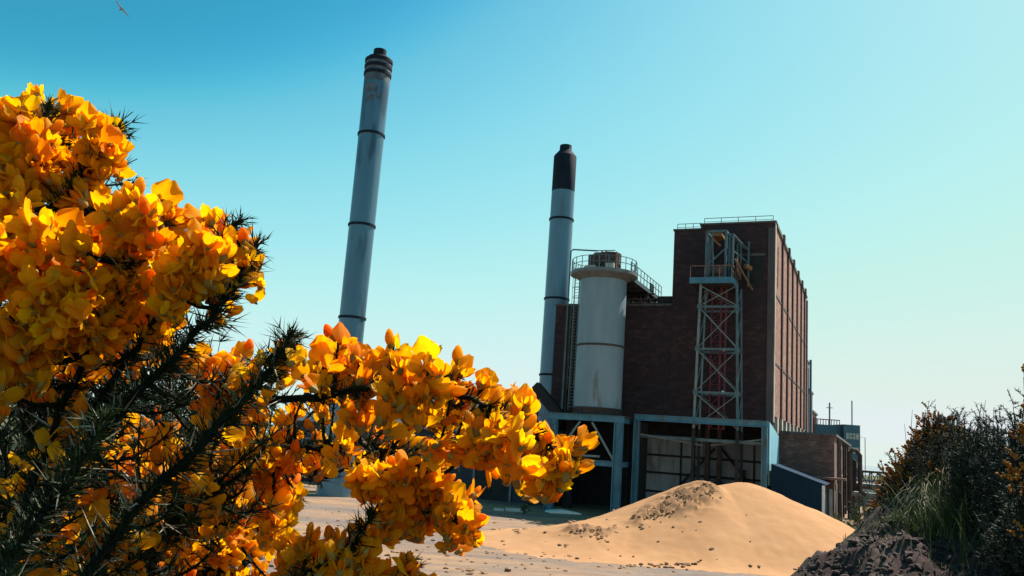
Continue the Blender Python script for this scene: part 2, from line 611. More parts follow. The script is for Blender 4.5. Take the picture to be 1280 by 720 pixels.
# ------------------------------------------------------------------ sand heap
def heap_h(x, y):
    def cone(px, py, h, s, ax=1.0, rnd=.8):
        return h - s*(math.sqrt(((x-px)*ax)**2+(y-py)**2+rnd*rnd)-rnd)
    peak = max(cone(13.3, 55.0, 4.15, .47, 1.05, .9), cone(16.0, 55.6, 4.3, .45, .90, .9))
    lo = cone(5.6, 51.6, 1.12, .26, 1.0, 1.2)
    mid = cone(9.4, 53.5, 1.75, .34, .8, 1.2)
    k = .35
    h = math.log(sum(math.exp(v/k) for v in (peak, lo, mid)))*k
    h += .10*fbm(x, y, .35, 3, 5.0)
    base = math.log(1+math.exp(h/.22))*.22       # concave foot
    return base


def heap_front(px, py):
    """first point of the heap along the view line through a photo pixel"""
    d = ray(px, py)
    for t in np.arange(38, 64, .1):
        p = CO + d*t/d[1]
        if p[2] <= heap_h(p[0], p[1]):
            return p
    return None


CRL = []
for (px, py, r) in ((800, 648, .7), (812, 641, .8), (824, 633, .9), (836, 627, 1.0), (848, 621, 1.1), (860, 616, 1.1), (872, 613, 1.0), (884, 611, .8), (868, 626, .9), (850, 634, .7),
                    (880, 622, .7), (716, 662, .7), (730, 663, .8), (745, 664, .7), (762, 662, .5)):
    q = heap_front(px, py)
    if q is not None:
        CRL.append((q[0], q[1], r))


def crust_mask(x, y):
    return min(1.0, max(math.exp(-(((x-a)/r)**2+((y-b)/(r*1.2))**2)) for a, b, r in CRL)*1.3)


def crust_up(x, y, cr):
    if cr < .02:
        return 0.0
    n = fbm(x, y*1.3, 1.15, 4, 2.0)
    shelf = max(0.0, min(1.0, (n+.12)*4.5))
    return cr*(.26*shelf*(.6+.5*abs(fbm(x, y, 2.2, 3, 4.0))) + .10*abs(fbm(x, y, 3.2, 3, 8.0)))


hv, hf = [], []
hx, hy = np.arange(-8, 33.01, .13), np.arange(40, 68.01, .13)
for y in hy:
    for x in hx:
        h = heap_h(x, y)
        e = min(x+8, 33-x, y-40, 68-y)
        sh = max(0.0, min(1.0, e/3))
        cr = crust_mask(x, y)
        hv.append((x, y, (h*sh) - .03 + .02*fbm(x, y, 1.5, 3, 1.0)*sh + crust_up(x, y, cr)))
n = len(hx)
hf = [(i*n+j, i*n+j+1, (i+1)*n+j+1, (i+1)*n+j) for i in range(len(hy)-1) for j in range(n-1)
      if max(hv[i*n+j][2], hv[i*n+j+1][2], hv[(i+1)*n+j+1][2], hv[(i+1)*n+j][2]) > .004]


def sand_mat():
    m = pm('orange_building_sand', (.375, .195, .095), (.44, .24, .122), .35, rough=.95, bump=.18, bscale=9, det=10)
    nt = m.node_tree
    N, L = nt.nodes, nt.links
    b = N['Principled BSDF']
    b.inputs['Specular IOR Level'].default_value = .1
    src = b.inputs['Base Color'].links[0].from_socket
    tc = N.new('ShaderNodeTexCoord')
    nn = N.new('ShaderNodeTexNoise')
    nn.inputs['Scale'].default_value = .7
    nn.inputs['Detail'].default_value = 9
    L.new(tc.outputs['Object'], nn.inputs['Vector'])
    mr = N.new('ShaderNodeAttribute')            # the crusted left shoulder is damp and browner
    mr.attribute_name = 'crust'
    mu = N.new('ShaderNodeMath')
    mu.operation = 'MULTIPLY'
    L.new(mr.outputs['Fac'], mu.inputs[0])
    r = ramp(N, [(.3, g(.5)), (.6, g(1))])
    L.new(nn.outputs[0], r.inputs[0])
    L.new(r.outputs[0], mu.inputs[1])
    mx = N.new('ShaderNodeMixRGB')
    mx.inputs[2].default_value = (.19, .105, .06, 1)
    L.new(mu.outputs[0], mx.inputs[0])
    L.new(src, mx.inputs[1])
    L.new(mx.outputs[0], b.inputs['Base Color'])
    return m


mb = MB()
mb.v, mb.f, mb.m = hv, hf, [0]*len(hf)
heap = Thing('sand_heap', 'big smooth heap of orange sand in front of the blue steel portal', 'sand heap', (0, 0, 0), 'w')
so_ = heap.part(mb, 'sand', sand_mat(), smooth=True)
a_ = so_.data.attributes.new('crust', 'FLOAT', 'POINT')
a_.data.foreach_set('value', [min(1.0, crust_up(v[0], v[1], crust_mask(v[0], v[1]))*5) for v in hv])


def clod(mb, p, s, flat=.5):
    """an angular lump"""
    import bmesh
    n0 = random.random()*50
    bm = bmesh.new()
    bmesh.ops.create_icosphere(bm, subdivisions=1, radius=1)
    a = random.random()*PI
    ca, sa = math.cos(a), math.sin(a)
    ex = random.uniform(.8, 1.7)
    tl = random.uniform(-.35, .35)
    vs = []
    for v in bm.verts:
        q = v.co*(1+.75*mnoise.noise(v.co*1.5+Vector((n0, 0, 0))))
        x, y, z = q.x*s*ex, q.y*s, q.z*s*flat + q.x*s*tl
        vs.append((p[0]+x*ca-y*sa, p[1]+x*sa+y*ca, p[2]+z))
    mb.add(vs, [tuple(v.index for v in f.verts) for f in bm.faces])
    bm.free()


mb = MB()


def crust(poly_pts, n, s0, s1, spread):
    k = 0
    while k < n:
        a = random.choice(range(len(poly_pts)-1))
        t = random.random()
        x = poly_pts[a][0]*(1-t)+poly_pts[a+1][0]*t + random.gauss(0, spread[0])
        y = poly_pts[a][1]*(1-t)+poly_pts[a+1][1]*t + abs(random.gauss(0, spread[1]))
        p = heap_front(x, y)
        k += 1
        if p is None:
            continue
        s = random.uniform(s0, s1)*random.uniform(.5, 1)
        clod(mb, (p[0], p[1], heap_h(p[0], p[1])+.1*crust_mask(p[0], p[1])-s*.05), s, random.uniform(.35, .8))


crust([(800, 648), (815, 636), (835, 624), (855, 612), (885, 607)], 90, .04, .16, (7, 9))
crust([(850, 618), (890, 610)], 35, .04, .15, (10, 8))
crust([(706, 664), (735, 660), (750, 668)], 40, .04, .14, (12, 6))
crust([(830, 650), (880, 640)], 10, .05, .14, (30, 20))
crust([(700, 690), (900, 706)], 18, .05, .16, (60, 8))
crust([(770, 706), (860, 704)], 35, .08, .2, (18, 3))
heap.part(mb, 'damp_crust', M['clod'], stuff=True, label='broken brown crust lumps on the left shoulder')

# loose rubble on the yard
mb = MB()
for k in range(260):
    p = at(random.uniform(340, 760), random.uniform(640, 719), 50)
    d = ray(0, 0)
    px, py = random.uniform(340, 770), random.uniform(636, 719)
    d = ray(px, py)
    t = -EYE/d[2]
    q = CO + d*t
    s = random.uniform(.04, .16)*(1.4 if random.random() < .1 else 1)
    clod(mb, (q[0], q[1], max(heap_h(q[0], q[1])-.03, 0)+s*.15), s)
tag(mb.build('rubble', M['clod']), 'small brown lumps of rubble scattered over the sandy yard', 'rubble', kind='stuff')

# ------------------------------------------------------------------ tall brick block
HB = 27.35
bh = Thing('boiler_house', 'tall windowless red brick boiler house with vertical strips along its sunlit side', 'building', (-4.7, 19, 0))
mb = MB()
mb.box(-9.4, -.02, 0, .6, 9.0, 26.9)             # front wall
mb.box(-6.87, -.02, .003, .6, 26.9, HB)
mb.box(-9.4, -8.8, .6, 38, 8.9, 26.9)            # left wall
mb.box(-9.4, 0, 37.4, 38, 0, HB-.3)              # rear wall
mb.box(-.9, -.35, .6, 37.4, 0, HB-.2)            # core of the sunlit wall
mb.box(-8.8, -.9, .6, 37.4, 26.1, 26.5)          # roof slab
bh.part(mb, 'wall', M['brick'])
edges = [.0, 6.2, 11.8, 17.3, 23.2, 28.9, 34.1, 38.0]
for i in range(7):
    a, b = edges[i]+(.0 if i == 0 else .38), edges[i+1]-.38
    mb = MB().box(-.35, 0, a, b, 9.6, HB-.25)
    if i == 0:
        mb = MB().box(-.35, 0, .62, 2.1, 9.6, HB-.25).box(-.35, 0, 2.9, b, 9.6, HB-.25).box(-.35, 0, 2.1, 2.9, 9.6, 21.6).box(-.35, 0, 2.1, 2.9, 25.6, HB-.25)
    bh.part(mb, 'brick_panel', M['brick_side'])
    if i < 6:
        bh.part(MB().box(-.36, .16, edges[i+1]-.38, edges[i+1]+.38, 9.6, HB-.4), 'window_strip', M['slot'])
bh.part(MB().box(-.37, -.3, 2.1, 2.9, 21.6, 25.6), 'window', M['glass'])
for z in (14.4, 20.7):
    bh.part(MB().box(-.34, .05, .63, 38, z-.1, z+.1), 'string_course', M['pier'])
bh.part(MB().box(-.02, .05, -.03, .6, 9.0, HB), 'sunlit_edge', M['stone'], label='pale strip painting the sunlit edge of the corner')  # bright sunlit corner edge put in as a pale strip
bh.part(MB().box(-.62, -.021, -.10, 0, 9.0, HB-.5), 'corner_pier', M['pier'])
bh.part(MB().box(-9.5, -6.87, -.12, .7, 26.9, 27.05).box(-6.95, .12, -.13, .7, HB, HB+.16), 'coping', M['coping'])
mb = MB().box(-.95, .14, .7, 38.1, HB-.25, HB+.1)
for i in range(1, 7):
    mb.box(-.5, .3, edges[i]-.4, edges[i]+.4, HB-.6, HB+.32)
bh.part(mb, 'parapet', M['coping'])
for (x0, x1, z) in ((-6.7, -.3, HB+.16), (-9.3, -7.0, 27.05)):
    mb = MB()
    nn = max(3, int((x1-x0)/1.3))
    for k in range(nn+1):
        x = x0+(x1-x0)*k/nn
        mb.bar((x, .9, z), (x, .9, z+.75), .05)
    mb.bar((x0, .9, z+.75), (x1, .9, z+.75), .05).bar((x0, .9, z+.4), (x1, .9, z+.4), .035)
    bh.part(mb, 'guard_rail', M['teal'])
bh.part(MB().box(-9.4, -.02, -.06, .5, 8.55, 9.0), 'lintel', M['dark'])
bh.part(MB().box(-2.9, -1.0, -.025, 0, 21.4, 24.2), 'hoist_door', M['dark'])
bh.part(MB().box(-3.05, -.85, -.05, 0, 24.2, 24.45), 'door_lintel', M['pier'])
# openings and stub piers under the sunlit wall
for i, y in enumerate((1.2, 5.2, 9.2, 13.2, 17.5, 22, 27, 32)):
    bh.part(MB().box(-.349, -.25, y, y+2.6, 7.4, 9.4), 'window', M['glass'])
    bh.part(MB().box(-.35, .0, y+2.6, y+3.6, 7.0, 9.6), 'stub_pier', M['stone'])
bh.part(MB().box(-.35, .02, .7, 38, 0, 7.0), 'plinth', M['brick_old'])
# undercroft
mb = MB().box(-13.2, -.4, 5.0, 5.15, 1.2, 7.0)
bh.part(mb, 'cladding', M['clad'])
bh.part(MB().box(-13.2, -.4, 4.6, 5.0, 7.0, 7.35), 'inner_beam', M['teal'])
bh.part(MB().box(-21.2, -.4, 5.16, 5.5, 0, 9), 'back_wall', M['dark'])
mb = MB()
for z in (1.9, 3.7, 5.4):
    mb.box(-13, -.5, 4.85, 5.0, z-.1, z+.1)
for x in (-9.1, -7.8, -6.4, -3.4, -2.2, -1.1):
    mb.box(x-.07, x+.07, 4.8, 5.0, .5, 6.9)
mb.bar((-5.8, 4.4, 6.4), (-9.6, 4.4, 2.0), .2).bar((-5.3, 4.4, 6.6), (-1.6, 4.4, 2.2), .2).bar((-3.0, 4.2, 4.6), (-3.6, 4.2, 1.5), .3)
bh.part(mb, 'sheeting_rail', M['dark'])
for x in (-6.2, -5.1):
    bh.part(MB().box(x-.2, x+.2, 2.6, 3.0, 0, 8.55), 'column', M['rustdk'])
bh.part(MB().box(-7.4, -3.6, 1.2, 3.6, .0, 2.6).box(-6.9, -4.4, 1.0, 3.2, 2.6, 3.3), 'machine_base', M['dark'])
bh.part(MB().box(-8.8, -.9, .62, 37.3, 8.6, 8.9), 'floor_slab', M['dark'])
# rear stepped blocks
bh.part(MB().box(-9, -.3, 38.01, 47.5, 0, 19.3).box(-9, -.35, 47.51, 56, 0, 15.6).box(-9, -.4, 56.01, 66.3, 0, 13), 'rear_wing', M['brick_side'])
mb = MB()
for a, b, h in ((38.02, 47.6, 19.3), (47.6, 56.1, 15.6), (56.1, 66.4, 13)):
    mb.box(-9.1, -.2, a, b, h, h+.3)
bh.part(mb, 'rear_coping', M['coping'])
for y in (40.5, 43.5, 46.2, 50, 53, 58, 61, 64):
    bh.part(MB().box(-.45, -.22, y-.35, y+.35, 8, (18.6 if y < 47 else 15 if y < 56 else 12.4)), 'rear_window_strip', M['slot'])
bh.part(MB().box(-.2, .1, 46.9, 47.3, 8, 19.9), 'downpipe', M['blue'])
bh.part(MB().box(-.2, .2, 37.6, 38.1, 9, 26.8), 'rear_downpipe', M['steel'])

# ------------------------------------------------------------------ low brick wing
lw = Thing('brick_wing', 'lower flat roofed shaded brick wing behind the pale silo', 'building', (-15.3, 8, 0))
mb = MB().box(-21.2, -9.42, .05, 16, 8.6, 19.5).box(-21.2, -20.6, .06, 16, 0, 8.6).box(-21.2, -9.5, 15.5, 16, 0, 8.6)
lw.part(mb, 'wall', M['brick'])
lw.part(MB().box(-21.3, -9.43, -.06, 16.1, 19.5, 19.72), 'coping', M['coping'])
mb = MB()
for k in range(9):
    x = -14.3+k*.6
    mb.bar((x, .4, 19.72), (x, .4, 20.25), .07).bar((x, .4, 19.75), (x+.55, .4, 20.2), .06)
mb.bar((-14.3, .4, 20.25), (-9.5, .4, 20.25), .12).bar((-14.3, .9, 19.95), (-9.5, .9, 19.95), .1)
lw.part(mb, 'roof_truss', M['rustdk'])
lw.part(MB().box(-10.9, -9.5, .3, 2.2, 19.72, 20.5), 'roof_box', M['dark'])
mb = MB()
for k in range(3):
    mb.tube([(-20.0+.45*k, -.15, 9), (-20.0+.45*k, -.15, 19.2)], .09, 8)
lw.part(mb, 'pipe', M['rustdk'], smooth=True)

# ------------------------------------------------------------------ silo on its platform
SXc, SYc = -14.85, -4.6
si = Thing('silo', 'pale blue grey steel silo with railed top standing on a blue platform', 'silo', (SXc, SYc, 8.55))
si.part(MB().lathe(SXc, SYc, [(2.16, 9.25), (2.16, 14.8), (2.16, 21.2)], 56), 'shell', M['silo'], smooth=True)
si.part(MB().lathe(SXc, SYc, [(2.17, 14.78), (2.24, 14.8), (2.24, 14.95), (2.17, 14.97)], 56), 'band', M['rustdk'], smooth=True)
mb = MB().lathe(SXc, SYc, [(2.3, 8.56), (2.3, 8.7), (2.17, 8.75), (2.17, 9.1), (2.28, 9.12), (2.28, 9.25)], 56)
for k in range(28):
    a = 2*PI*k/28
    mb.bar((SXc+2.2*math.cos(a), SYc+2.2*math.sin(a), 8.7), (SXc+2.2*math.cos(a), SYc+2.2*math.sin(a), 9.15), .12)
si.part(mb, 'base_ring', M['rustdk'])
si.part(MB().lathe(SXc, SYc, [(2.17, 21.0), (2.9, 21.42), (3.12, 21.45), (3.12, 21.75), (2.6, 21.76)], 56), 'top_deck', M['steel'], smooth=True)
for (dx, dy, r, h) in ((-.75, .1, .78, 1.75), (.6, -.2, .95, 1.85)):
    d = si.part(MB().lathe(SXc+dx, SYc+dy, [(r*.9, 21.76), (r*.9, 22.5), (r, 22.52), (r, 21.76+h), (r*.8, 21.8+h)], 24), 'filter_drum', M['rustdk'], smooth=True)
    mb = MB()
    for k in range(6):
        a = 2*PI*k/6+.4
        mb.bar((SXc+dx+r*1.0*math.cos(a), SYc+dy+r*1.0*math.sin(a), 21.76), (SXc+dx+r*1.0*math.cos(a), SYc+dy+r*1.0*math.sin(a), 21.8+h), .14)
    si.part(mb, 'drum_rib', M['rust'], under=d)
si.part(MB().box(SXc-1.5, SXc-.5, SYc-1.2, SYc-.7, 21.76, 22.35), 'hatch_box', M['stone'])
si.part(MB().box(SXc+.5, SXc+1.3, SYc-1.3, SYc-.9, 21.76, 22.5), 'hatch_box', M['stone'])
si.part(MB().bar((SXc-1.1, SYc, 24.0), (SXc+.9, SYc+.3, 24.05), .07).bar((SXc-.3, SYc, 23.6), (SXc-.3, SYc, 24.0), .12), 'vent_arm', M['rustdk'])
si.part(MB().box(SXc-.9, SXc+.8, SYc-.5, SYc+.4, 23.55, 23.72), 'drum_lid', M['rust'])
mb = MB()
ring = [(SXc+3.02*math.cos(2*PI*k/22), SYc+3.02*math.sin(2*PI*k/22)) for k in range(22)]
for k, (x, y) in enumerate(ring):
    if 3 <= k <= 6:
        continue
    mb.bar((x, y, 21.74), (x, y, 22.9), .055)
for z in (22.35, 22.9):
    for k in range(22):
        if 3 <= k <= 5:
            continue
        (x0, y0), (x1, y1) = ring[k], ring[(k+1) % 22]
        mb.bar((x0, y0, z), (x1, y1, z), .05)
si.part(mb, 'guard_rail', M['teal'])
lx = SXc-3.0
si.part(MB().tube([(lx-.3, SYc-.3, 9), (lx-.3, SYc-.3, 23.9), (lx-.1, SYc-.3, 24.1), (lx+2.4, SYc-.3, 23.9)], .075, 8), 'lamp_arm', M['teal'], smooth=True)
mb = MB()
ly = SYc+.6
for dx in (-.25, .25):
    mb.bar((lx+.2+dx, ly, 9), (lx+.2+dx, ly, 22.8), .06)
for k in range(44):
    mb.bar((lx-.05, ly, 9.3+k*.3), (lx+.45, ly, 9.3+k*.3), .035)
lad = si.part(mb, 'ladder', M['palesteel'])
mb = MB()
for k in range(12):
    z = 11+k*.95
    pts = [(lx+.2+.42*math.cos(a), ly-.02-.55*abs(math.sin(a)), z) for a in np.linspace(PI, 0, 7)]
    mb.tube(pts, .03, 5)
for a in (.7, 1.57, 2.4):
    x, y = lx+.2+.42*math.cos(a), ly-.02-.55*math.sin(a)
    mb.bar((x, y, 11), (x, y, 21.5), .035)
si.part(mb, 'ladder_cage', M['teal'], under=lad)

pf = Thing('silo_platform', 'faded blue steel platform with knee braces carrying the silo', 'steel frame', (-14.9, -4.8, 0))
for (x, y) in ((-12.05, -7), (-18.1, -7), (-12.05, -2.2), (-18.1, -2.2)):
    pf.part(MB().box(x-.42, x+.42, y-.06, y+.06, 0, 8.0).box(x-.36, x-.28, y-.3, y+.3, 0, 8.0).box(x+.28, x+.36, y-.3, y+.3, 0, 8.0), 'column', M['blue'] if y < -5 else M['dark'])
for (z0, z1) in ((8.0, 8.55), (4.2, 4.68)):
    mb = MB().box(-18.55, -11.6, -7.1, -6.9, z0, z1).box(-18.5, -11.6, -7.25, -6.75, z1-.05, z1)
    pf.part(mb, 'beam', M['blue'])
    for xx in (-12.15, -18.2):
        pf.part(MB().box(xx, xx+.2, -6.74, -2.3, z0, z1-.06), 'side_beam', M['blue'])
for a, b in (((-14.5, 7.9), (-12.4, 4.75)), ((-15.6, 7.9), (-17.8, 4.75))):
    pf.part(MB().bar((a[0], -7.0, a[1]), (b[0], -7.0, b[1]), .14, .18), 'knee_brace', M['palesteel'])
pf.part(MB().box(-18.6, -11.5, -7.3, -2.0, 8.551, 8.56), 'deck', M['steel'])
pf.part(MB().bar((-18.3, -7.2, 4.95), (-13.6, -7.2, 5.0), .18), 'pipe', M['palesteel'])

wk = Thing('elevated_walkway', 'railed dark steel deck running from the silo top back over the low roof', 'walkway', (-14, 2, 19.7))
mb = MB().box(-16.3, -12.35, -2.4, 7.6, 21.25, 21.55).box(-12.9, -12.3, -4.6, -2.4, 21.27, 21.56)
for y in (-2, 0, 2, 4, 6):
    mb.box(-16.2, -12.4, y-.12, y+.12, 20.95, 21.25)
wk.part(mb, 'deck', M['dark'])
wk.part(MB().box(-12.35, -12.25, -4.6, 7.6, 21.2, 21.6), 'edge_beam', M['teal'])
mb = MB()
for k in range(11):
    y = -4.5+k*1.2
    mb.bar((-12.3, y, 21.6), (-12.3, y, 22.85), .06)
for z in (22.2, 22.85):
    mb.bar((-12.3, -4.5, z), (-12.3, 7.5, z), .055)
wk.part(mb, 'guard_rail', M['teal'])
for y in (2.0, 7.2):
    mb = MB()
    for k in range(7):
        x = -16+k*.6
        mb.bar((x, y, 19.74), (x, y, 21.2), .1).bar((x, y, 19.8 if k % 2 else 21.1), (x+.6, y, 21.1 if k % 2 else 19.8), .09)
    mb.bar((-16.2, y, 21.05), (-11.6, y, 21.05), .14)
    wk.part(mb, 'trestle', M['rustdk'])
wk.part(MB().box(-12.25, -12.2, 2.6, 4.0, 21.6, 22.3), 'side_plate', M['navy'])

# ------------------------------------------------------------------ open steel portal
po = Thing('steel_portal', 'wide faded blue steel portal frame open at the front of the brick block', 'steel frame', (-5.5, -4, 0))
for x in (-11.25, -.22):
    po.part(MB().box(x-.24, x+.24, -4.06, -3.94, 0, 8.4).box(x-.24, x-.16, -4.28, -3.72, 0, 8.4).box(x+.16, x+.24, -4.28, -3.72, 0, 8.4), 'column', M['blue'])
po.part(MB().box(-11.5, .03, -4.1, -3.9, 8.4, 8.9).box(-11.5, .03, -4.3, -3.7, 8.86, 8.92).box(-11.5, .03, -4.3, -3.7, 8.38, 8.43), 'beam', M['blue'])
po.part(MB().box(-11.3, -.2, -3.2, -3.05, 6.9, 7.15), 'inner_rail', M['teal'])
po.part(MB().bar((-11.1, -3.85, 7.2), (-5.7, -2.2, 6.55), .12).bar((-5.0, -2.2, 6.6), (-.3, -3.6, 7.4), .12), 'tie_rod', M['steel'])
po.part(MB().prism([(-3.7, 8.85), (6.0, 7.6), (6.0, 3.6), (-3.7, 3.6)], 'x', .06, .14), 'side_panel', M['bluelt'], label='pale blue sheet closing the right side')
po.part(MB().box(.03, .06, -3.7, 3.9, 0, 3.6), 'lower_panel', M['navyside'])
po.part(MB().box(-11.62, -11.5, -3.6, 1, 0, 8.3), 'left_screen', M['dark'])

# ------------------------------------------------------------------ lattice hoist tower
tw = Thing('lattice_tower', 'slender blue lattice hoist tower with red guides and a machine cage on top', 'tower', (-4.4, -2.2, 0))


def leg(sx, sy, z):
    t = min(z, 21)/21
    hw = 2.05-.46*t
    return (-4.42+sx*hw, -2.25+sy*1.3, z)


for sx in (-1, 1):
    for sy in (-1, 1):
        a, b = leg(sx, sy, 8.0), leg(sx, sy, 20.9)
        tw.part(MB().box(a[0]-.13, a[0]+.13, a[1]-.13, a[1]+.13, 0, 7.99), 'support_post', M['dark'])
        tw.part(MB().bar(a, b, .2 if sy < 0 else .15), 'leg', M['teal'] if sx > 0 else M['palesteel'])
lv = [11.15, 15.0, 18.8]
for z in lv:
    mb = MB()
    for sy in (-1, 1):
        mb.bar(leg(-1, sy, z), leg(1, sy, z), .16, .2)
    for sx in (-1, 1):
        mb.bar(leg(sx, -1, z), leg(sx, 1, z), .12)
    for sx in (-1, 1):
        p = leg(sx, -1, z)
        mb.box(p[0]-.2, p[0]+.2, p[1]-.17, p[1]-.12, z-.2, z+.2)
    tw.part(mb, 'cross_rail', M['teal'])
zz = [8.0]+lv+[20.8]
for i in range(len(zz)-1):
    mb = MB()
    a, b = zz[i]+.1, zz[i+1]-.1
    mb.bar(leg(-1, -1, b), leg(1, -1, a), .085).bar(leg(-1, -1, a), leg(1, -1, b), .055)
    for sx in (-1, 1):
        mb.bar(leg(sx, -1, a), leg(sx, 1, b), .06)
    mb.bar(leg(-1, 1, b), leg(1, 1, a), .05)
    tw.part(mb, 'cross_brace', M['palesteel'])
for x in (-5.25, -4.42, -3.98):
    mb = MB().bar((x, -2.0, 8.0), (x, -2.0, 20.9), .17 if x > -5 else .12)
    tw.part(mb, 'guide_rail', M['red'])
mb = MB()
for k in range(13):
    z = 8.1+k*.97
    mb.bar((-5.25, -2.02, z), (-3.98, -2.02, z+.0), .06).bar((-5.25, -2.02, z), (-4.42, -2.02, z+.9), .06)
tw.part(mb, 'guide_lacing', M['red'])
for z in (11.2, 15.0, 18.9):
    tw.part(MB().lathe(-4.05, -2.35, [(.09, z), (.13, z+.05), (.13, z+.2), (.05, z+.26)], 10), 'lamp', M['white'], smooth=True)
tw.part(MB().box(-6.95, -3.2, -4.1, -4.0, 20.85, 21.4).box(-3.2, -3.1, -4.1, -.9, 20.85, 21.4), 'platform_fascia', M['blue'])
tw.part(MB().box(-6.95, -3.2, -3.99, -.3, 20.9, 21.1), 'platform_floor', M['dark'])
mb = MB()
for x in (-6.9, -5.6, -4.3, -3.25):
    mb.bar((x, -4.05, 21.4), (x, -4.05, 22.45), .06)
for y in (-2.6, -1.1):
    mb.bar((-3.15, y, 21.4), (-3.15, y, 22.45), .06)
mb.bar((-6.9, -4.05, 22.45), (-3.15, -4.05, 22.45), .09).bar((-3.15, -4.05, 22.45), (-3.15, -1.0, 22.45), .07).bar((-3.15, -4.05, 21.9), (-3.15, -1.0, 21.9), .05)
tw.part(mb, 'guard_rail', M['rust'])
mb = MB()
for (x, y) in ((-5.7, -3.0), (-3.95, -3.0), (-5.7, -1.0), (-3.95, -1.0)):
    mb.bar((x, y, 21.1), (x, y, 25.9), .2)
mb.bar((-5.7, -3, 25.9), (-3.95, -3, 25.9), .2).bar((-3.95, -3, 25.9), (-3.95, -1, 25.9), .18).bar((-5.7, -1, 25.9), (-3.95, -1, 25.9), .18).bar((-5.7, -3, 25.9), (-5.7, -1, 25.9), .18)
mb.bar((-5.7, -3, 22.6), (-3.95, -3, 24.3), .12).bar((-5.2, -3, 25.8), (-5.0, -3, 21.2), .14)
tw.part(mb, 'machine_cage', M['teal'])
tw.part(MB().box(-6.25, -5.9, -.6, -.4, 20, 26.3), 'hoist_post', M['steel'])
tw.part(MB().box(-5.3, -4.35, -2.9, -1.1, 25.5, 25.75).bar((-5.2, -3.05, 25.2), (-4.5, -2.6, 24.6), .16), 'crown_beam', M['yellow'])
mb = MB()
for (x, y) in ((-3.3, -3.2), (-3.3, -.4), (-2.3, -.4)):
    mb.bar((x, y, 21.2), (x, y, 25.5), .17)
mb.bar((-3.3, -3.2, 25.5), (-3.3, -.4, 25.4), .17).bar((-3.3, -3.2, 25.5), (-3.9, -3.2, 25.5), .17).bar((-3.3, -3.2, 25.5), (-2.3, -.4, 24.6), .14).bar((-3.3, -.4, 25.4), (-2.3, -.4, 24.6), .12)
mb.bar((-3.3, -3.2, 24.0), (-2.3, -.4, 23.4), .12).bar((-2.8, -1.8, 25.0), (-2.8, -1.8, 22.2), .1)
tw.part(mb, 'side_frame', M['teal'])
tw.part(MB().prism([(-3.0, 23.4), (-.5, 22.9), (-.5, 21.8), (-3.0, 22.2)], 'x', -3.0, -2.92), 'rusty_guard', M['rust'])
mb = MB().bar((-3.1, -3.3, 23.2), (-1.9, -.4, 20.9), .12).bar((-2.4, -1.9, 22.9), (-2.0, -1.2, 22.7), .35)
tw.part(mb, 'arm', M['yellow'])
w_ = MB()
w_.tube([(-5.4, -2.3, 22.3), (-4.2, -2.3, 22.3)], .42, 14)
w_.tube([(-5.45, -2.3, 22.3), (-5.3, -2.3, 22.3)], .62, 14).tube([(-4.3, -2.3, 22.3), (-4.15, -2.3, 22.3)], .62, 14)
w_.box(-5.6, -4.0, -2.8, -1.6, 21.1, 21.8)
tw.part(w_, 'winch', M['rust'], smooth=True)

# ------------------------------------------------------------------ chimneys
def chimney(th, x, y, prof, rings, mat_, cap_prof, extra=()):
    th.part(MB().lathe(x, y, prof, 40), 'flue', mat_, smooth=True)
    for (z, r) in rings:
        th.part(MB().lathe(x, y, [(r, z-.12), (r+.1, z-.1), (r+.1, z+.1), (r, z+.12)], 40), 'flange', M['chimcap'], smooth=True)
    th.part(MB().lathe(x, y, cap_prof, 40), 'cap', M['chimcap'], smooth=True)


pc = at(430, 490, 75.0)
base = (float(pc[0])+.05, 75.0, 0)
c1 = Thing('chimney', 'tall slim grey blue steel chimney with a collared top behind the gorse', 'chimney', base, 'w')
bx, by = base[0], base[1]
chimney(c1, bx, by, [(1.55, 0), (1.5, 3.6), (1.2, 6.5), (1.18, 16), (1.2, 30), (1.24, 38.6)], [(15.8, 1.18), (24.5, 1.19), (33.4, 1.21)], M['chim'],
        [(1.22, 41.0), (1.1, 41.25), (.62, 41.4), (.62, 42.1), (.5, 42.15)])
c1.part(MB().lathe(bx, by, [(1.24, 38.61), (1.25, 39.5), (1.25, 41.0), (1.2, 41.05)], 40), 'top_drum', M['soot'], smooth=True)
for (z, r) in ((39.55, 1.33), (40.25, 1.33), (40.9, 1.34)):
    c1.part(MB().lathe(bx, by, [(r-.07, z-.2), (r, z-.17), (r, z+.12), (r-.08, z+.16)], 40), 'cap_ring', M['chimcap'], smooth=True)
mb = MB()
for (a0, a1, z0, z1) in ((3.9, 5.0, 37.2, 38.4), (4.2, 4.75, 36.3, 37.2), (4.9, 5.3, 36.6, 37.4)):
    vs, fs = [], []
    for i in range(5):
        a = a0+(a1-a0)*i/4
        zz0, zz1 = z0+.25*random.random(), z1-.25*random.random()
        vs += [(bx+1.247*math.cos(a), by+1.247*math.sin(a), zz0), (bx+1.247*math.cos(a), by+1.247*math.sin(a), zz1)]
    mb.add(vs, [(2*i, 2*i+2, 2*i+3, 2*i+1) for i in range(4)])
c1.part(mb, 'flaking_paint', M['soot'])
c2b = (-25.0, 10.0, 0)
c2 = Thing('chimney', 'pale steel chimney with a blackened top beside the silo', 'chimney', c2b)
chimney(c2, c2b[0], c2b[1], [(1.44, 0), (1.41, 10), (1.38, 22), (1.345, 34.9)], [(13.3, 1.405), (22.0, 1.38), (31.4, 1.36)], M['chimlt'],
        [(1.352, 34.8), (1.345, 39.1), (1.25, 39.25), (.72, 39.9), (.7, 40.5), (.55, 40.55)])

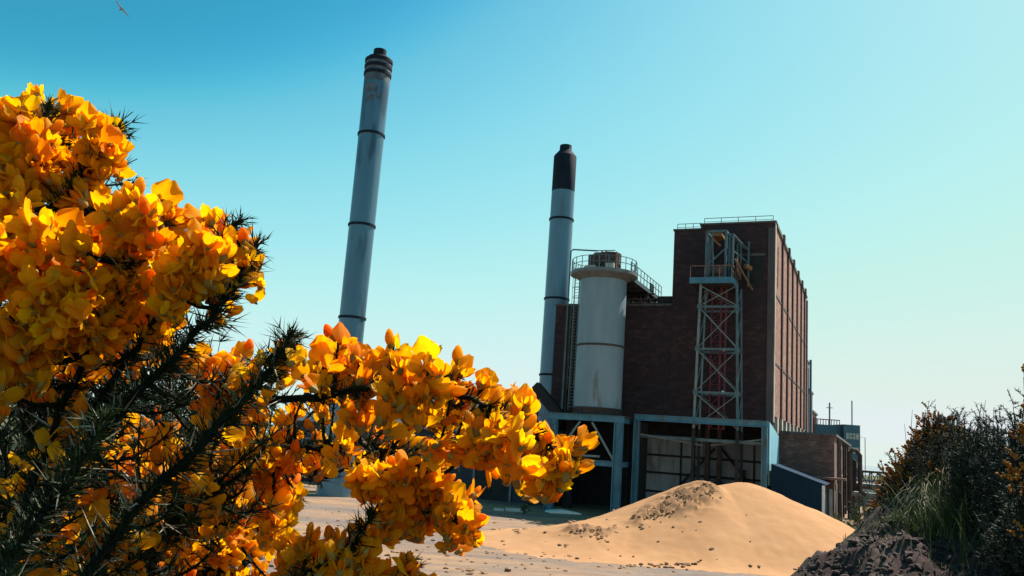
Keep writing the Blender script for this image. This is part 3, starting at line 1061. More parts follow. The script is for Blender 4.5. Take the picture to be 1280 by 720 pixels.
# ------------------------------------------------------------------ long low shed, left, and conveyor
ls = Thing('low_shed', 'long low dark sheet metal shed behind the yellow flowers', 'shed', (-36, 2, 0))
ls.part(MB().box(-52, -19.6, -2, 12, 0, 6.2), 'wall', M['shed'])
ls.part(MB().prism([(-2.5, 6.2), (5, 7.6), (12.5, 6.2), (12.5, 6.35), (5, 7.8), (-2.5, 6.35)], 'x', -52.3, -19.4), 'roof', M['shed'])
for x in (-47, -40, -33, -26):
    d = ls.part(MB().box(x-1.9, x+1.9, -2.08, -2.0, 0, 4.2), 'door', M['dark'])
    ls.part(MB().box(x-2.1, x-1.9, -2.14, -2.0, 0, 4.4).box(x+1.9, x+2.1, -2.14, -2.0, 0, 4.4).box(x-2.1, x+2.1, -2.14, -2.0, 4.4, 4.6), 'door_frame', M['steel'], under=d)
cv = Thing('inclined_conveyor', 'black inclined conveyor casing slanting down to the silo platform', 'conveyor', (-20, -3.5, 0))
cv.part(MB().bar((-21.5, -3.5, 11.1), (-18.6, -3.5, 8.2), .95, .95), 'casing', M['dark'])
mb = MB()
for k in range(7):
    x = -23.4+k*.6
    mb.bar((x, -3.5, 8.6), (x+.6, -3.5, 9.9 if k % 2 else 8.0), .09)
mb.bar((-23.4, -3.5, 8.4), (-19, -3.5, 8.4), .12).bar((-23.4, -3.5, 9.9), (-20.2, -3.5, 9.9), .1)
cv.part(mb, 'lattice', M['steel'])
cv.part(MB().box(-21.4, -21.1, -3.7, -3.3, 0, 10.8).box(-19.6, -19.3, -3.7, -3.3, 0, 8.6), 'leg', M['dark'])
tag(MB().box(-.9, .9, -.4, .4, 0, .22).box(-1.9, -1.1, -.5, .1, 0, .16).build('concrete_block', M['slab']), 'pale broken concrete kerb pieces lying before the dark shed', 'concrete block')
o = bpy.data.objects['concrete_block']
o.location = tuple(W(-19.5, -11, 0))
o.rotation_euler = (0, 0, .1)
sl = MB().prism([(-1.6, 0), (1.4, 0), (1.2, .12), (-.2, .3), (-1.5, .14)], 'y', -.7, .6).build('sunlit_patch', M['white'])  # pale sheet stands in for sunlight falling on the ground
sl.location = tuple(W(-16.3, -7.9, 0))
sl.rotation_euler = (0, 0, .2)
tag(sl, 'pale sheet painting a sunlit patch of ground under the silo platform', 'light patch')

# ------------------------------------------------------------------ brick annex and navy lean-to
an = Thing('brick_annex', 'small flat roofed brown brick annex to the right of the tall block', 'building', (2.4, 27, 0))
an.part(MB().box(.16, 4.9, 4, 54, 0, 8.2), 'wall', M['brick_old'])
an.part(MB().box(.1, 5.1, 3.8, 54.2, 8.2, 8.42), 'roof', M['coping'])
for i, (y, w, z0, z1) in enumerate(((6.5, 1.6, 1.3, 3.9), (10, .8, 4.6, 7.4), (14.5, 2.0, 1.0, 4.2), (19, 2.0, 4.6, 7.2), (26, 2.2, 1.0, 4.0), (33, 2.2, 4.6, 7.2), (41, 2.4, 1.2, 4))):
    wi = an.part(MB().box(4.9, 4.94, y, y+w, z0, z1), 'window', M['glass'])
    an.part(MB().box(4.9, 4.99, y-.12, y, z0, z1).box(4.9, 4.99, y+w, y+w+.12, z0, z1).box(4.9, 5.02, y-.15, y+w+.15, z0-.15, z0).box(4.9, 4.985, y+w/2-.05, y+w/2+.05, z0, z1), 'window_frame', M['stone'], under=wi)
dr = an.part(MB().box(4.9, 4.96, 9.6, 11.4, 0, 2.6), 'door', M['red'])
for y in (8.6, 12.8, 23, 30, 38):
    an.part(MB().tube([(5.05, y, 0), (5.05, y, 8.1)], .11, 8), 'downpipe', M['rustdk'], smooth=True)
an.part(MB().box(3.1, 5.9, 2.6, 3.95, 4.35, 4.55).bar((5.0, 2.7, 4.3), (5.0, 3.9, 3.4), .08), 'canopy', M['rust'])
an.part(MB().bar((5.3, 6, 3.2), (5.3, 9, .2), .2).bar((5.2, 6, 0), (5.2, 6, 3.2), .14), 'stair_stringer', M['dark'])
le = Thing('navy_lean_to', 'navy blue sheet metal lean-to against the annex behind the sand', 'shed', (2.4, -1, 0))
le.part(MB().prism([(.35, 0), (4.3, 0), (4.3, 4.05), (.35, 5.35)], 'y', -4.3, -4.2), 'front_wall', M['navy'])
le.part(MB().prism([(.35, 5.35), (4.6, 4.0), (4.6, 4.07), (.35, 5.42)], 'y', -4.33, 3.9), 'roof', M['navyside'])
le.part(MB().box(4.2, 4.3, -2.9, 3.8, 0, 4.0), 'end_wall', M['navyside'])
for (x, y, z0) in ((4.42, -4.2, 1.6), (4.95, -3.6, 1.6)):
    le.part(MB().box(x-.11, x+.11, y-.08, y+.08, 0, 4.0 if x < 4.6 else 3.7), 'post', M['white'] if x < 4.6 else M['palesteel'])
br_ = Thing('barrel', 'small red steel barrel standing at the foot of the navy lean-to', 'barrel', (2.6, -5.3, 0))
br_.part(MB().lathe(2.6, -5.3, [(.4, 0), (.42, .05), (.42, .5), (.44, .52), (.42, .55), (.42, 1.05), (.44, 1.1), (.38, 1.1)], 20), 'drum', M['red'], smooth=True)
br_.part(MB().lathe(2.75, -5.3, [(.05, 1.1), (.05, 1.15)], 8), 'bung', M['steel'])

# ------------------------------------------------------------------ far right: office block, pipe bridge, sheds, lamp
p0 = at(1049, 600, 130)
ob = Thing('office_block', 'far blue grey office block with pale window bands and roof railing', 'building', (float(p0[0]), 132.0, 0), 'w')
ox = float(p0[0])-1.3
ob.part(MB().box(ox-3.2, ox+.8, 128, 138, 0, 11.4).box(ox+.8, ox+3.3, 127, 138, 0, 11.6), 'wall', M['office'])
for k, z in enumerate((10.0, 7.9, 5.8, 3.7)):
    mb = MB()
    for i in range(4):
        mb.box(ox+1.15+i*.5, ox+1.55+i*.5, 126.95, 127.0, z-.55, z+.35)
    ob.part(mb, 'window', M['band'])
mb = MB()
for k in range(10):
    mb.bar((ox-3.1+k*.42, 128.3, 11.4), (ox-3.1+k*.42, 128.3, 12.2), .09)
mb.bar((ox-3.1, 128.3, 12.2), (ox+.7, 128.3, 12.2), .14)
ob.part(mb, 'roof_rail', M['rust'])
ob.part(MB().bar((ox+.2, 131, 11.4), (ox+.2, 131, 15), .18).bar((ox-.3, 131, 14.2), (ox+.7, 131, 14.2), .1).bar((ox+2.9, 129, 11.6), (ox+2.9, 129, 15.4), .14), 'aerial', M['steel'])

PBY = 92.0
def pb(x, y, dy=0.0):
    return tuple(float(c) for c in at(x, y, PBY+dy))
pbase = pb(1085, 640)
br = Thing('pipe_bridge', 'rusty steel pipe bridge crossing beyond the annex', 'pipe bridge', (pbase[0], PBY, 0), 'w')
mb = MB()
xa, xb = pb(1076, 590)[0], pb(1150, 592)[0]
for dy in (0, 1.6):
    mb.bar((xa, PBY+dy, 5.1), (xb, PBY+dy, 5.1), .22).bar((xa, PBY+dy, 3.4), (xb, PBY+dy, 3.1), .28)
    nseg = 7
    for k in range(nseg+1):
        x = xa+(xb-xa)*k/nseg
        mb.bar((x, PBY+dy, 3.3), (x, PBY+dy, 5.1), .08)
        if k < nseg:
            mb.bar((x, PBY+dy, 3.3 if k % 2 else 5.1), (x+(xb-xa)/nseg, PBY+dy, 5.1 if k % 2 else 3.3), .06)
br.part(mb, 'truss', M['rustdk'])
mb = MB()
for k, (z, r) in enumerate(((2.7, .3), (3.7, .22), (4.2, .16))):
    mb.tube([(xa-1, PBY+.4+.4*k, z), (xb, PBY+.4+.4*k, z-.15)], r, 10)
br.part(mb, 'pipe', M['steel'], smooth=True)
mb = MB()
x0, x1 = pb(1062, 566)[0], pb(1075, 566)[0]
mb.tube([(x0, PBY, 0), (x0, PBY, 6.9), (x0+.3, PBY, 7.35), (x1-.4, PBY, 7.3), (x1, PBY, 6.8), (x1, PBY, 3.0), (x1+.6, PBY, 2.6)], .24, 10)
mb.tube([(x0+.5, PBY+.6, 0), (x0+.5, PBY+.6, 6.4), (x1-.3, PBY+.6, 6.2), (x1-.35, PBY+.6, 0)], .17, 8)
br.part(mb, 'riser_pipe', M['rustdk'], smooth=True)
br.part(MB().bar((xa, PBY+.8, 0), (xa, PBY+.8, 3.4), .35).bar((xa+.9, PBY+.8, 0), (xa+.2, PBY+.8, 3.2), .2).bar((xb-.5, PBY+.8, 0), (xb-.5, PBY+.8, 3.4), .35), 'trestle', M['rustdk'])
q = at(1098, 625, 122)
fsd = Thing('far_shed', 'low grey blue sheet shed seen below the pipe bridge', 'shed', (float(q[0]), 124.0, 0), 'w')
fx = float(q[0])
fsd.part(MB().box(fx-5, fx+1.1, 122, 130, 0, 3.1), 'wall', M['office'])
fsd.part(MB().box(fx+1.2, fx+9, 121.5, 130, 0, 2.7), 'bay', M['farshed'])
fsd.part(MB().box(fx-2.6, fx-.6, 121.9, 122, 1.4, 2.4), 'window', M['band'])
fsd.part(MB().box(fx-5.2, fx+1.15, 121.4, 130.2, 3.1, 3.3), 'roof', M['coping'])
q = at(1082, 640, 110)
lp = Thing('lamp_post', 'thin grey lamp post against the pale sky behind the pipe bridge', 'lamp post', (float(q[0]), 110, 0), 'w')
lp.part(MB().tube([(float(q[0]), 110, 0), (float(q[0]), 110, 9.3), (float(q[0])-1.3, 110, 9.4)], .05, 8), 'pole', M['steel'], smooth=True)
lp.part(MB().box(float(q[0])-1.9, float(q[0])-1.2, 109.9, 110.1, 9.35, 9.5), 'lamp', M['steel'])

# ------------------------------------------------------------------ gull
q = at(152, 12, 70)
mb = MB()
mb.tube([(-.32, 0, 0), (-.2, 0, .02), (0, 0, .05), (.18, 0, .04), (.3, 0, .05), (.36, 0, .03)], [.02, .07, .1, .08, .05, .01], 8)
for s in (-1, 1):
    mb.add([(-.1, s*.05, .08), (.12, s*.05, .08), (.16, s*.45, .22), (0, s*.45, .22), (-.12, s*.85, .12), (-.04, s*.85, .12),
            (-.1, s*.05, .06), (.12, s*.05, .06), (.16, s*.45, .205), (0, s*.45, .205), (-.12, s*.85, .11), (-.04, s*.85, .11)],
           [(0, 1, 2, 3), (3, 2, 5, 4), (7, 6, 9, 8), (8, 9, 10, 11), (1, 7, 8, 2), (2, 8, 11, 5), (0, 3, 9, 6), (3, 4, 10, 9), (4, 5, 11, 10)])
gu = mb.build('gull', M['feather'], smooth='all')
gu.location = tuple(q)
gu.rotation_euler = (.5, .1, 2.7)
tag(gu, 'tiny pale gull flying high in the deep blue sky', 'bird')
#@@VEG

# ================================================================== vegetation
def rdir():
    v = Vector((random.gauss(0, 1), random.gauss(0, 1), random.gauss(0, 1)))
    return v.normalized()


def spike(mb, p, d, ln, r, mi=0):
    """a rigid tapered three-sided spine"""
    p, d = Vector(p), Vector(d).normalized()
    s = d.orthogonal().normalized()
    t = d.cross(s)
    vs = [p + s*(r*math.cos(a)) + t*(r*math.sin(a)) for a in (0, 2.094, 4.189)] + [p + d*ln]
    mb.add(vs, [(0, 1, 3), (1, 2, 3), (2, 0, 3)], mi)


def curve(p0, p1, p2, n):
    p0, p1, p2 = Vector(p0), Vector(p1), Vector(p2)
    return [p0*(1-t)**2 + p1*(2*t*(1-t)) + p2*t*t for t in (i/(n-1) for i in range(n))]


def smooth_path(pts, k=6):
    """Catmull-Rom through points"""
    P = [Vector(p) for p in pts]
    P = [P[0]*2-P[1]] + P + [P[-1]*2-P[-2]]
    out = []
    for i in range(1, len(P)-2):
        for j in range(k):
            t = j/k
            a, b, c, d = P[i-1], P[i], P[i+1], P[i+2]
            out.append(.5*((2*b) + (c-a)*t + (2*a-5*b+4*c-d)*t*t + (3*b-a-3*c+d)*t**3))
    out.append(P[-2])
    return out


# ---- one gorse flower (length 1): banner, two wings, keel, calyx
def ellipsoid(c, ax, n=8, m=6, bend=0.0):
    vs, fs = [], []
    for i in range(m+1):
        th = PI*i/m
        for k in range(n):
            ph = 2*PI*k/n
            x, y, z = math.sin(th)*math.cos(ph)*ax[0], math.sin(th)*math.sin(ph)*ax[1], -math.cos(th)*ax[2]
            y += bend*(z/ax[2])**2
            vs.append((c[0]+x, c[1]+y, c[2]+z))
    for i in range(m):
        for k in range(n):
            fs.append((i*n+k, i*n+(k+1) % n, (i+1)*n+(k+1) % n, (i+1)*n+k))
    return vs, fs


def flower_arrays(v):
    """v: variant; returns verts, faces, material indices"""
    rr = random.Random(100+v)
    mb = MB()
    openness = rr.uniform(.45, 1.0)
    wid = rr.uniform(.50, .64)
    hgt = rr.uniform(.88, 1.12)
    nu, nv = 13, 9
    vs = []
    for j in range(nv):
        t = j/(nv-1)
        w = wid*(math.sin(PI*min(1, .10+t*.78))**.55)
        for i in range(nu):
            s = -1+2*i/(nu-1)
            notch = .13*math.exp(-(s/.20)**2)*t**4
            y = .02 + t*hgt*(1-.26*s*s*t) - notch
            x = s*w
            z = .20 + .46*openness*t*(1-.5*t) - .26*s*s*(.3+.7*t)*openness + (.05*math.sin(4.5*s+2*v)+.025*math.sin(9*s+v))*t + .06*math.exp(-(s/.16)**2)*t
            vs.append((x, y*(.5+.5*openness), z+(1-openness)*t*.5))
    fs = [(j*nu+i, j*nu+i+1, (j+1)*nu+i+1, (j+1)*nu+i) for j in range(nv-1) for i in range(nu-1)]
    mb.add(vs, fs)
    def sheet(fn, a=8, b=7):
        vs = [fn(-1+2*i/(a-1), j/(b-1)) for j in range(b) for i in range(a)]
        mb.add(vs, [(j*a+i, j*a+i+1, (j+1)*a+i+1, (j+1)*a+i) for j in range(b-1) for i in range(a-1)])
    for sx in (-1, 1):                           # wings: cupped thin petals either side of the keel
        sp, ln, ww, tw_ = rr.uniform(.10, .42)*openness, rr.uniform(.66, .84), rr.uniform(.22, .30), rr.uniform(-.25, .25)
        sheet(lambda q, t: (sx*(.07+.13*math.sin(PI*min(1, t*1.05))*(1-.75*q*q)+sp*t*t+.02*math.sin(5*q+v)*t),
                            -.05+q*ww*(math.sin(PI*min(1, .06+t*.86))**.6)+tw_*t, .10+ln*t+.05*q*q*t))
    kl = rr.uniform(.60, .72)                    # keel: folded boat shape
    sheet(lambda q, t: (q*.15*(math.sin(PI*min(1, .05+t*.88))**.6), -.10-.20*(1-abs(q)**1.5)*math.sin(PI*min(1, .1+t*.8)), .10+kl*t))
    for sy, hh in ((.10, .24), (-.20, .28)):
        e, f = ellipsoid((0, sy, .16), (.18, .11, hh), 7, 5)
        mb.add(e, f, 1)
    return np.array(mb.v), mb.f, mb.m


def bud_arrays(v):
    rr = random.Random(900+v)
    mb = MB()
    for (c, ax) in (((0, .05, .42), (.19, .22, .42)), ((.02, -.08, .36), (.16, .16, .36))):
        e, f = ellipsoid(c, ax, 8, 6, .08)
        mb.add(e, f)
    e, f = ellipsoid((0, 0, .1), (.17, .18, .22), 7, 5)
    mb.add(e, f, 1)
    return np.array(mb.v), mb.f, mb.m


VAR = [flower_arrays(v) for v in range(6)] + [bud_arrays(v) for v in range(2)]

GND = float(terr(-.55, .8))
gb = Thing('gorse_bush', 'close gorse bush crowded with bright orange yellow flowers in front of the chimney', 'bush', (-.55, .8, GND), 'w')

# main stems: photo pixels with metres ahead; the stems meet on one trunk below the frame
HUB = Vector(at(-60, 930, .62))
BR = [
    ([(-40, 780, .50), (60, 625, .47), (150, 515, .47), (230, 432, .48), (285, 372, .49), (322, 305, .50)], .0050, .0016, 16),
    ([(60, 790, .46), (150, 660, .45), (240, 565, .45), (312, 492, .46), (340, 455, .47), (368, 418, .48)], .0048, .0016, 18),
    ([(150, 820, .62), (220, 600, .60), (300, 512, .58), (400, 497, .57), (500, 478, .56), (590, 500, .55), (660, 540, .54), (718, 578, .53)], .0050, .0014, 7),
    ([(300, 560, .64), (400, 560, .63), (470, 560, .62), (530, 585, .60), (580, 640, .59)], .0035, .0013, 8),
    ([(260, 830, .58), (350, 740, .57), (430, 690, .56), (468, 640, .55)], .0032, .0013, 8),
    ([(330, 850, .62), (440, 760, .60), (515, 705, .58)], .0030, .0013, 8),
    ([(-60, 560, .56), (10, 350, .53), (60, 270, .52), (105, 215, .52), (150, 160, .53)], .0042, .0015, 14),
    ([(0, 340, .54), (40, 220, .52), (60, 130, .52)], .0028, .0012, 9),
    ([(-70, 640, .56), (-10, 440, .55), (60, 330, .54), (110, 262, .53)], .0040, .0014, 7),
    ([(0, 700, .52), (90, 480, .50), (150, 360, .49), (205, 250, .49)], .0040, .0014, 8),
    ([(90, 560, .52), (180, 420, .51), (250, 330, .51), (300, 275, .51)], .0034, .0013, 8),
    ([(100, 830, .74), (190, 700, .74), (280, 620, .73), (360, 590, .72), (400, 600, .71)], .0040, .0014, 8),
    ([(200, 840, .84), (260, 730, .84), (310, 660, .83), (370, 620, .82)], .0036, .0014, 8),
    ([(-40, 760, .62), (30, 600, .62), (70, 500, .62), (110, 430, .62)], .0036, .0014, 14),
    ([(0, 800, .42), (20, 690, .42), (90, 600, .42), (130, 520, .43)], .0036, .0014, 16),
    ([(20, 800, .56), (130, 720, .56), (210, 660, .56), (270, 610, .57)], .0040, .0014, 16),
]
paths, branch_obj = [], []
for (pts, r0, r1, dens) in BR:
    P = [HUB + Vector((random.uniform(-.02, .02), random.uniform(-.03, .03), random.uniform(-.05, .03)))] + [Vector(at(*p)) for p in pts]
    if pts[0][0] > 250 and pts[0][1] < 700:
        P = [Vector(at(*p)) for p in pts]
    S = smooth_path(P, 7)
    S = [S[0]] + [p + rdir()*.0012 for p in S[1:-1]] + [S[-1]]
    paths.append((S, r0, r1, dens))
allp = [(p, bi) for bi, (S, *_) in enumerate(paths) for p in S]
allv = np.array([tuple(p) for p, _ in allp])
tubes = [MB() for _ in BR]
spines = [MB() for _ in BR]


def spine_tuft(mb, p, d, ln, dry=.07, fat=1.0):
    mi = 1 if random.random() < dry else 0
    spike(mb, p, d, ln, (.0006 if ln > .009 else .00075)*fat, mi)
    if ln > .009 and random.random() < .6:
        for _ in range(random.choice((1, 2))):
            q = Vector(p) + Vector(d)*ln*random.uniform(.25, .6)
            spike(mb, q, Vector(d)*.8 + rdir()*.55, ln*random.uniform(.35, .6), .0006*fat, mi)


for bi, (S, r0, r1, dens) in enumerate(paths):
    n = len(S)
    tubes[bi].tube(S, [.75*(r0+(r1-r0)*i/(n-1)) for i in range(n)], 7)
    for i in range(n-1):
        seg = S[i+1]-S[i]
        L_ = seg.length
        if L_ < 1e-6:
            continue
        ax = seg.normalized()
        for _ in range(int(L_*100*dens*2.2)):
            p = S[i] + seg*random.random()
            r = ax.cross(rdir())
            if r.length < .1:
                continue
            r.normalize()
            d = (r*random.uniform(.6, 1) + ax*random.uniform(.1, .8)).normalized()
            spine_tuft(spines[bi], p, d, random.uniform(.006, .013) if random.random() < .55 else random.uniform(.012, .024))
    # tip rosette of spines
    ax = (S[-1]-S[-3]).normalized()
    for _ in range(26):
        d = (ax + rdir()*.75).normalized()
        spine_tuft(spines[bi], S[-1] - ax*random.uniform(0, .012), d, random.uniform(.006, .014), .05)


def inside(x, y, poly):
    c = False
    j = len(poly)-1
    for i in range(len(poly)):
        (x0, y0), (x1, y1) = poly[i], poly[j]
        if (y0 > y) != (y1 > y) and x < (x1-x0)*(y-y0)/(y1-y0)+x0:
            c = not c
        j = i
    return c


def scatter(poly, gap, tries=6000):
    gap *= .92
    xs, ys = [p[0] for p in poly], [p[1] for p in poly]
    out = []
    for _ in range(tries):
        x, y = random.uniform(min(xs), max(xs)), random.uniform(min(ys), max(ys))
        if inside(x, y, poly) and all((x-a)**2+(y-b)**2 > gap*gap for a, b in out):
            out.append((x, y))
    return out


# crowds of flowering shoots: outline in the photo, spacing, metres ahead, flower length, flowers per shoot, spill
REG = [
    ([(-40, 140), (20, 128), (60, 124), (104, 126), (120, 150), (146, 172), (146, 190), (120, 170), (92, 180), (80, 215), (60, 228), (20, 240), (-40, 240)], 27, (.50, .55), .0200, 8),
    ([(128, 170), (150, 172), (150, 200), (128, 236), (108, 244), (100, 215), (120, 190)], 22, (.51, .54), .0180, 6),
    ([(-40, 215), (20, 225), (44, 262), (88, 290), (60, 350), (80, 420), (30, 470), (-40, 470)], 30, (.46, .51), .0205, 8),
    ([(90, 285), (130, 262), (165, 240), (205, 248), (236, 270), (285, 290), (306, 300), (308, 318), (270, 318), (240, 360), (205, 390), (160, 410), (100, 425), (60, 400), (60, 340)], 28, (.46, .53), .0200, 8),
    ([(296, 300), (312, 300), (314, 350), (296, 356)], 18, (.48, .51), .0150, 4),
    ([(60, 420), (130, 420), (190, 400), (210, 440), (160, 470), (90, 470)], 36, (.52, .58), .0190, 5),
    ([(262, 440), (310, 440), (318, 470), (280, 500), (250, 480)], 25, (.52, .58), .0190, 6),
    ([(345, 432), (368, 430), (368, 448), (345, 450)], 15, (.48, .50), .0150, 3),
    ([(388, 424), (420, 415), (440, 440), (470, 445), (490, 425), (506, 450), (500, 480), (440, 480), (390, 460)], 31, (.55, .60), .0215, 4),
    ([(500, 448), (560, 446), (610, 452), (645, 476), (655, 505), (600, 520), (560, 490), (510, 480)], 31, (.54, .60), .0220, 5),
    ([(600, 510), (660, 505), (690, 542), (722, 556), (722, 594), (684, 594), (640, 585), (600, 590), (570, 560)], 31, (.51, .57), .0215, 5),
    ([(360, 485), (440, 490), (520, 500), (560, 520), (560, 570), (500, 570), (440, 560), (380, 580), (330, 560), (310, 510)], 37, (.60, .70), .0195, 4),
    ([(445, 590), (500, 575), (545, 580), (588, 615), (596, 655), (570, 665), (530, 640), (480, 640)], 22, (.57, .62), .0200, 7),
    ([(300, 550), (370, 560), (380, 620), (340, 650), (300, 640), (270, 590)], 27, (.58, .66), .0195, 6),
    ([(370, 660), (440, 660), (470, 672), (470, 710), (380, 720), (340, 690)], 26, (.56, .62), .0200, 6),
    ([(490, 712), (530, 708), (535, 740), (480, 740)], 20, (.57, .60), .0200, 5),
    ([(230, 640), (330, 650), (350, 735), (200, 735), (190, 690)], 24, (.66, .84), .0180, 6),
    ([(40, 500), (190, 500), (230, 580), (160, 700), (60, 700), (10, 600)], 40, (.50, .60), .0185, 2),
    ([(140, 540), (290, 520), (300, 600), (200, 640)], 32, (.52, .70), .0185, 4),
    ([(60, 640), (200, 640), (220, 735), (60, 735)], 34, (.50, .75), .0185, 3),
]
flowers = []        # (distance, variant, matrix)
for (poly, gap, (d0, d1), size, nf) in REG:
    for (x, y) in scatter(poly, gap):
        dep = random.uniform(d0, d1)
        T = Vector(at(x, y, dep))
        k = int(np.argmin(((allv-np.array(tuple(T)))**2).sum(1)))
        bp, bi = allp[k]
        out = (T-bp)
        out = out.normalized() if out.length > .004 else Vector((0, 0, 1))
        ax = (out*.6 + Vector((.25, -.12, .75)) + rdir()*.45).normalized()
        stem = curve(bp, bp*.4 + (T-ax*.03)*.6, T, 6)
        tubes[bi].tube(stem, [.0016, .0014, .0013, .0012, .0011, .0008], 5)
        for i in range(16):
            t = random.uniform(.2, 1)
            p = stem[min(5, int(t*5))]
            spine_tuft(spines[bi], p + rdir()*.001, (ax*.5+rdir()).normalized(), random.uniform(.005, .013), .1)
        a0 = random.random()*6.28
        u1 = ax.orthogonal().normalized()
        u2 = ax.cross(u1)
        for i in range(nf + random.choice((1, 2, 2, 3))):
            s = (i+random.random()*.5)/nf*.024
            a = a0 + i*2.4 + random.uniform(-.3, .3)
            rad = u1*math.cos(a)+u2*math.sin(a)
            tilt = random.uniform(.35, 1.15)
            f = (rad*math.cos(tilt) + ax*math.sin(tilt)).normalized()
            up = (ax - f*ax.dot(f)).normalized()
            sd_ = up.cross(f)
            sz = size*random.uniform(.60, .84)
            v = random.randrange(6) if random.random() < .90 else 6+random.randrange(2)
            if i == 0 and random.random() < .5:
                v = 6
            p = T - ax*s + rad*.0025
            mt_ = Matrix(((sd_.x*sz, up.x*sz, f.x*sz, p.x), (sd_.y*sz, up.y*sz, f.y*sz, p.y), (sd_.z*sz, up.z*sz, f.z*sz, p.z), (0, 0, 0, 1)))
            pc_ = p + f*sz*.4
            c_ = np.array(tuple(pc_))-CO
            zz_ = float(c_@CF)
            ix, iy = 640+FPX*float(c_@CR)/zz_, 360-FPX*float(c_@CU)/zz_
            vis = 0 < ix < 1280 and 0 < iy < 720
            flowers.append((zz_ if vis else zz_+5, v, mt_))

# shaded inner twigs, thick with spines
INNER = [([(-30, 480), (120, 470), (230, 480), (310, 530), (330, 600), (280, 735), (-30, 735)], 32, (.50, .66), 60, 1.0),
         ([(-30, 450), (200, 450), (320, 510), (350, 600), (310, 735), (-30, 735)], 24, (.70, .95), 56, 1.15),
         ([(-30, 440), (190, 440), (290, 520), (300, 600), (250, 735), (-30, 735)], 20, (1.0, 1.5), 60, 1.9),
         ([(-30, 280), (60, 260), (230, 330), (290, 370), (200, 470), (-30, 470)], 34, (.56, .70), 34, 1.0),
         ([(20, 230), (120, 190), (130, 240), (60, 290)], 22, (.54, .60), 30, 1.0),
         ([(340, 490), (500, 485), (640, 530), (590, 560), (420, 580), (330, 590)], 36, (.58, .68), 24, .8)]
for (poly, gap, (d0, d1), ns, big) in INNER:
    for (x, y) in scatter(poly, gap):
        T = Vector(at(x, y, random.uniform(d0, d1)))
        k = int(np.argmin(((allv-np.array(tuple(T)))**2).sum(1)))
        bp, bi = allp[k]
        ax = (Vector((.3, 0, .7)) + rdir()*.6).normalized()
        L_ = random.uniform(.03, .06)*big
        q = T + ax*L_
        stem = curve(bp, T, q, 8)
        tubes[bi].tube(stem, [.0016, .0014, .0012, .001, .0009, .0007, .0005, .0003], 5)
        for i in range(ns):
            t = random.random()
            p = stem[int(t*7)]
            spine_tuft(spines[bi], p, (ax*.6+rdir()).normalized(), random.uniform(.007, .02)*big, .06, big)

for _ in range(70):                              # a few long bleached spines
    bi = random.choice((0, 1, 14, 15, 9, 13, 12, 11))
    S = paths[bi][0]
    i = random.randrange(len(S)//4, len(S)-1)
    ax = (S[i+1]-S[i]).normalized()
    spike(spines[bi], S[i], (ax*.6+rdir()).normalized(), random.uniform(.018, .030), .0009, 1)
for bi in range(len(BR)):
    o = gb.part(tubes[bi], 'branch', M['stem'], smooth='all')
    gb.part(spines[bi], 'spines', [M['spine'], M['drysp']], under=o, stuff=True)
root = Vector((-.55, .8, GND-.05))
mb = MB()
for k in range(5):
    e = HUB + Vector((random.uniform(-.02, .02), random.uniform(-.03, .03), random.uniform(-.04, .02)))
    mb.tube(curve(root + rdir()*.04, (root+e)/2 + Vector((random.uniform(-.15, .05), random.uniform(-.05, .15), .1)), e, 10), [.017-.0011*i for i in range(10)], 8)
gb.part(mb, 'trunk', M['rustdk'], smooth='all')

flowers.sort(key=lambda f: f[0])
fm = []
for v, (fv, ff, fmi) in enumerate(VAR):
    for tnt in range(3):
        b_ = MB()
        b_.v, b_.f, b_.m = [tuple(p) for p in fv], ff, fmi
        me = b_.mesh('flower' if v < 6 else 'flower_bud', [M['petal'], M['calyx']], smooth='all')
        a_ = me.attributes.new('tint', 'FLOAT', 'POINT')
        a_.data.foreach_set('value', [(.1, .4, .8)[tnt]]*len(fv))
        fm.append(me)
inv = Matrix.Translation((.55, -.8, -GND))
for (d, v, mt_) in flowers[:100]:
    o = bpy.data.objects.new('flower', fm[v*3+random.randrange(3)])
    COL.objects.link(o)
    o.parent = gb.o
    o.matrix_local = inv @ mt_
VV_, FF_, MM_, TT_ = [], [], [], []
nb = 0
for (d, v, mt_) in flowers[100:]:
    fv, ff, fmi = VAR[v]
    A = np.array(inv @ mt_)
    VV_.append(fv@A[:3, :3].T + A[:3, 3])
    FF_ += [tuple(i+nb for i in q) for q in ff]
    MM_ += fmi
    TT_ += [random.random()**1.3]*len(fv)
    nb += len(fv)
b_ = MB()
b_.v, b_.f, b_.m = np.concatenate(VV_).tolist(), FF_, MM_
me = b_.mesh('blossom', [M['petal'], M['calyx']], smooth='all')
a_ = me.attributes.new('tint', 'FLOAT', 'POINT')
a_.data.foreach_set('value', TT_)
o = bpy.data.objects.new('blossom', me)
COL.objects.link(o)
o.parent = gb.o
o['kind'] = 'stuff'
print('flowers', len(flowers), 'faces', len(FF_), 'spine faces', sum(len(s.f) for s in spines))


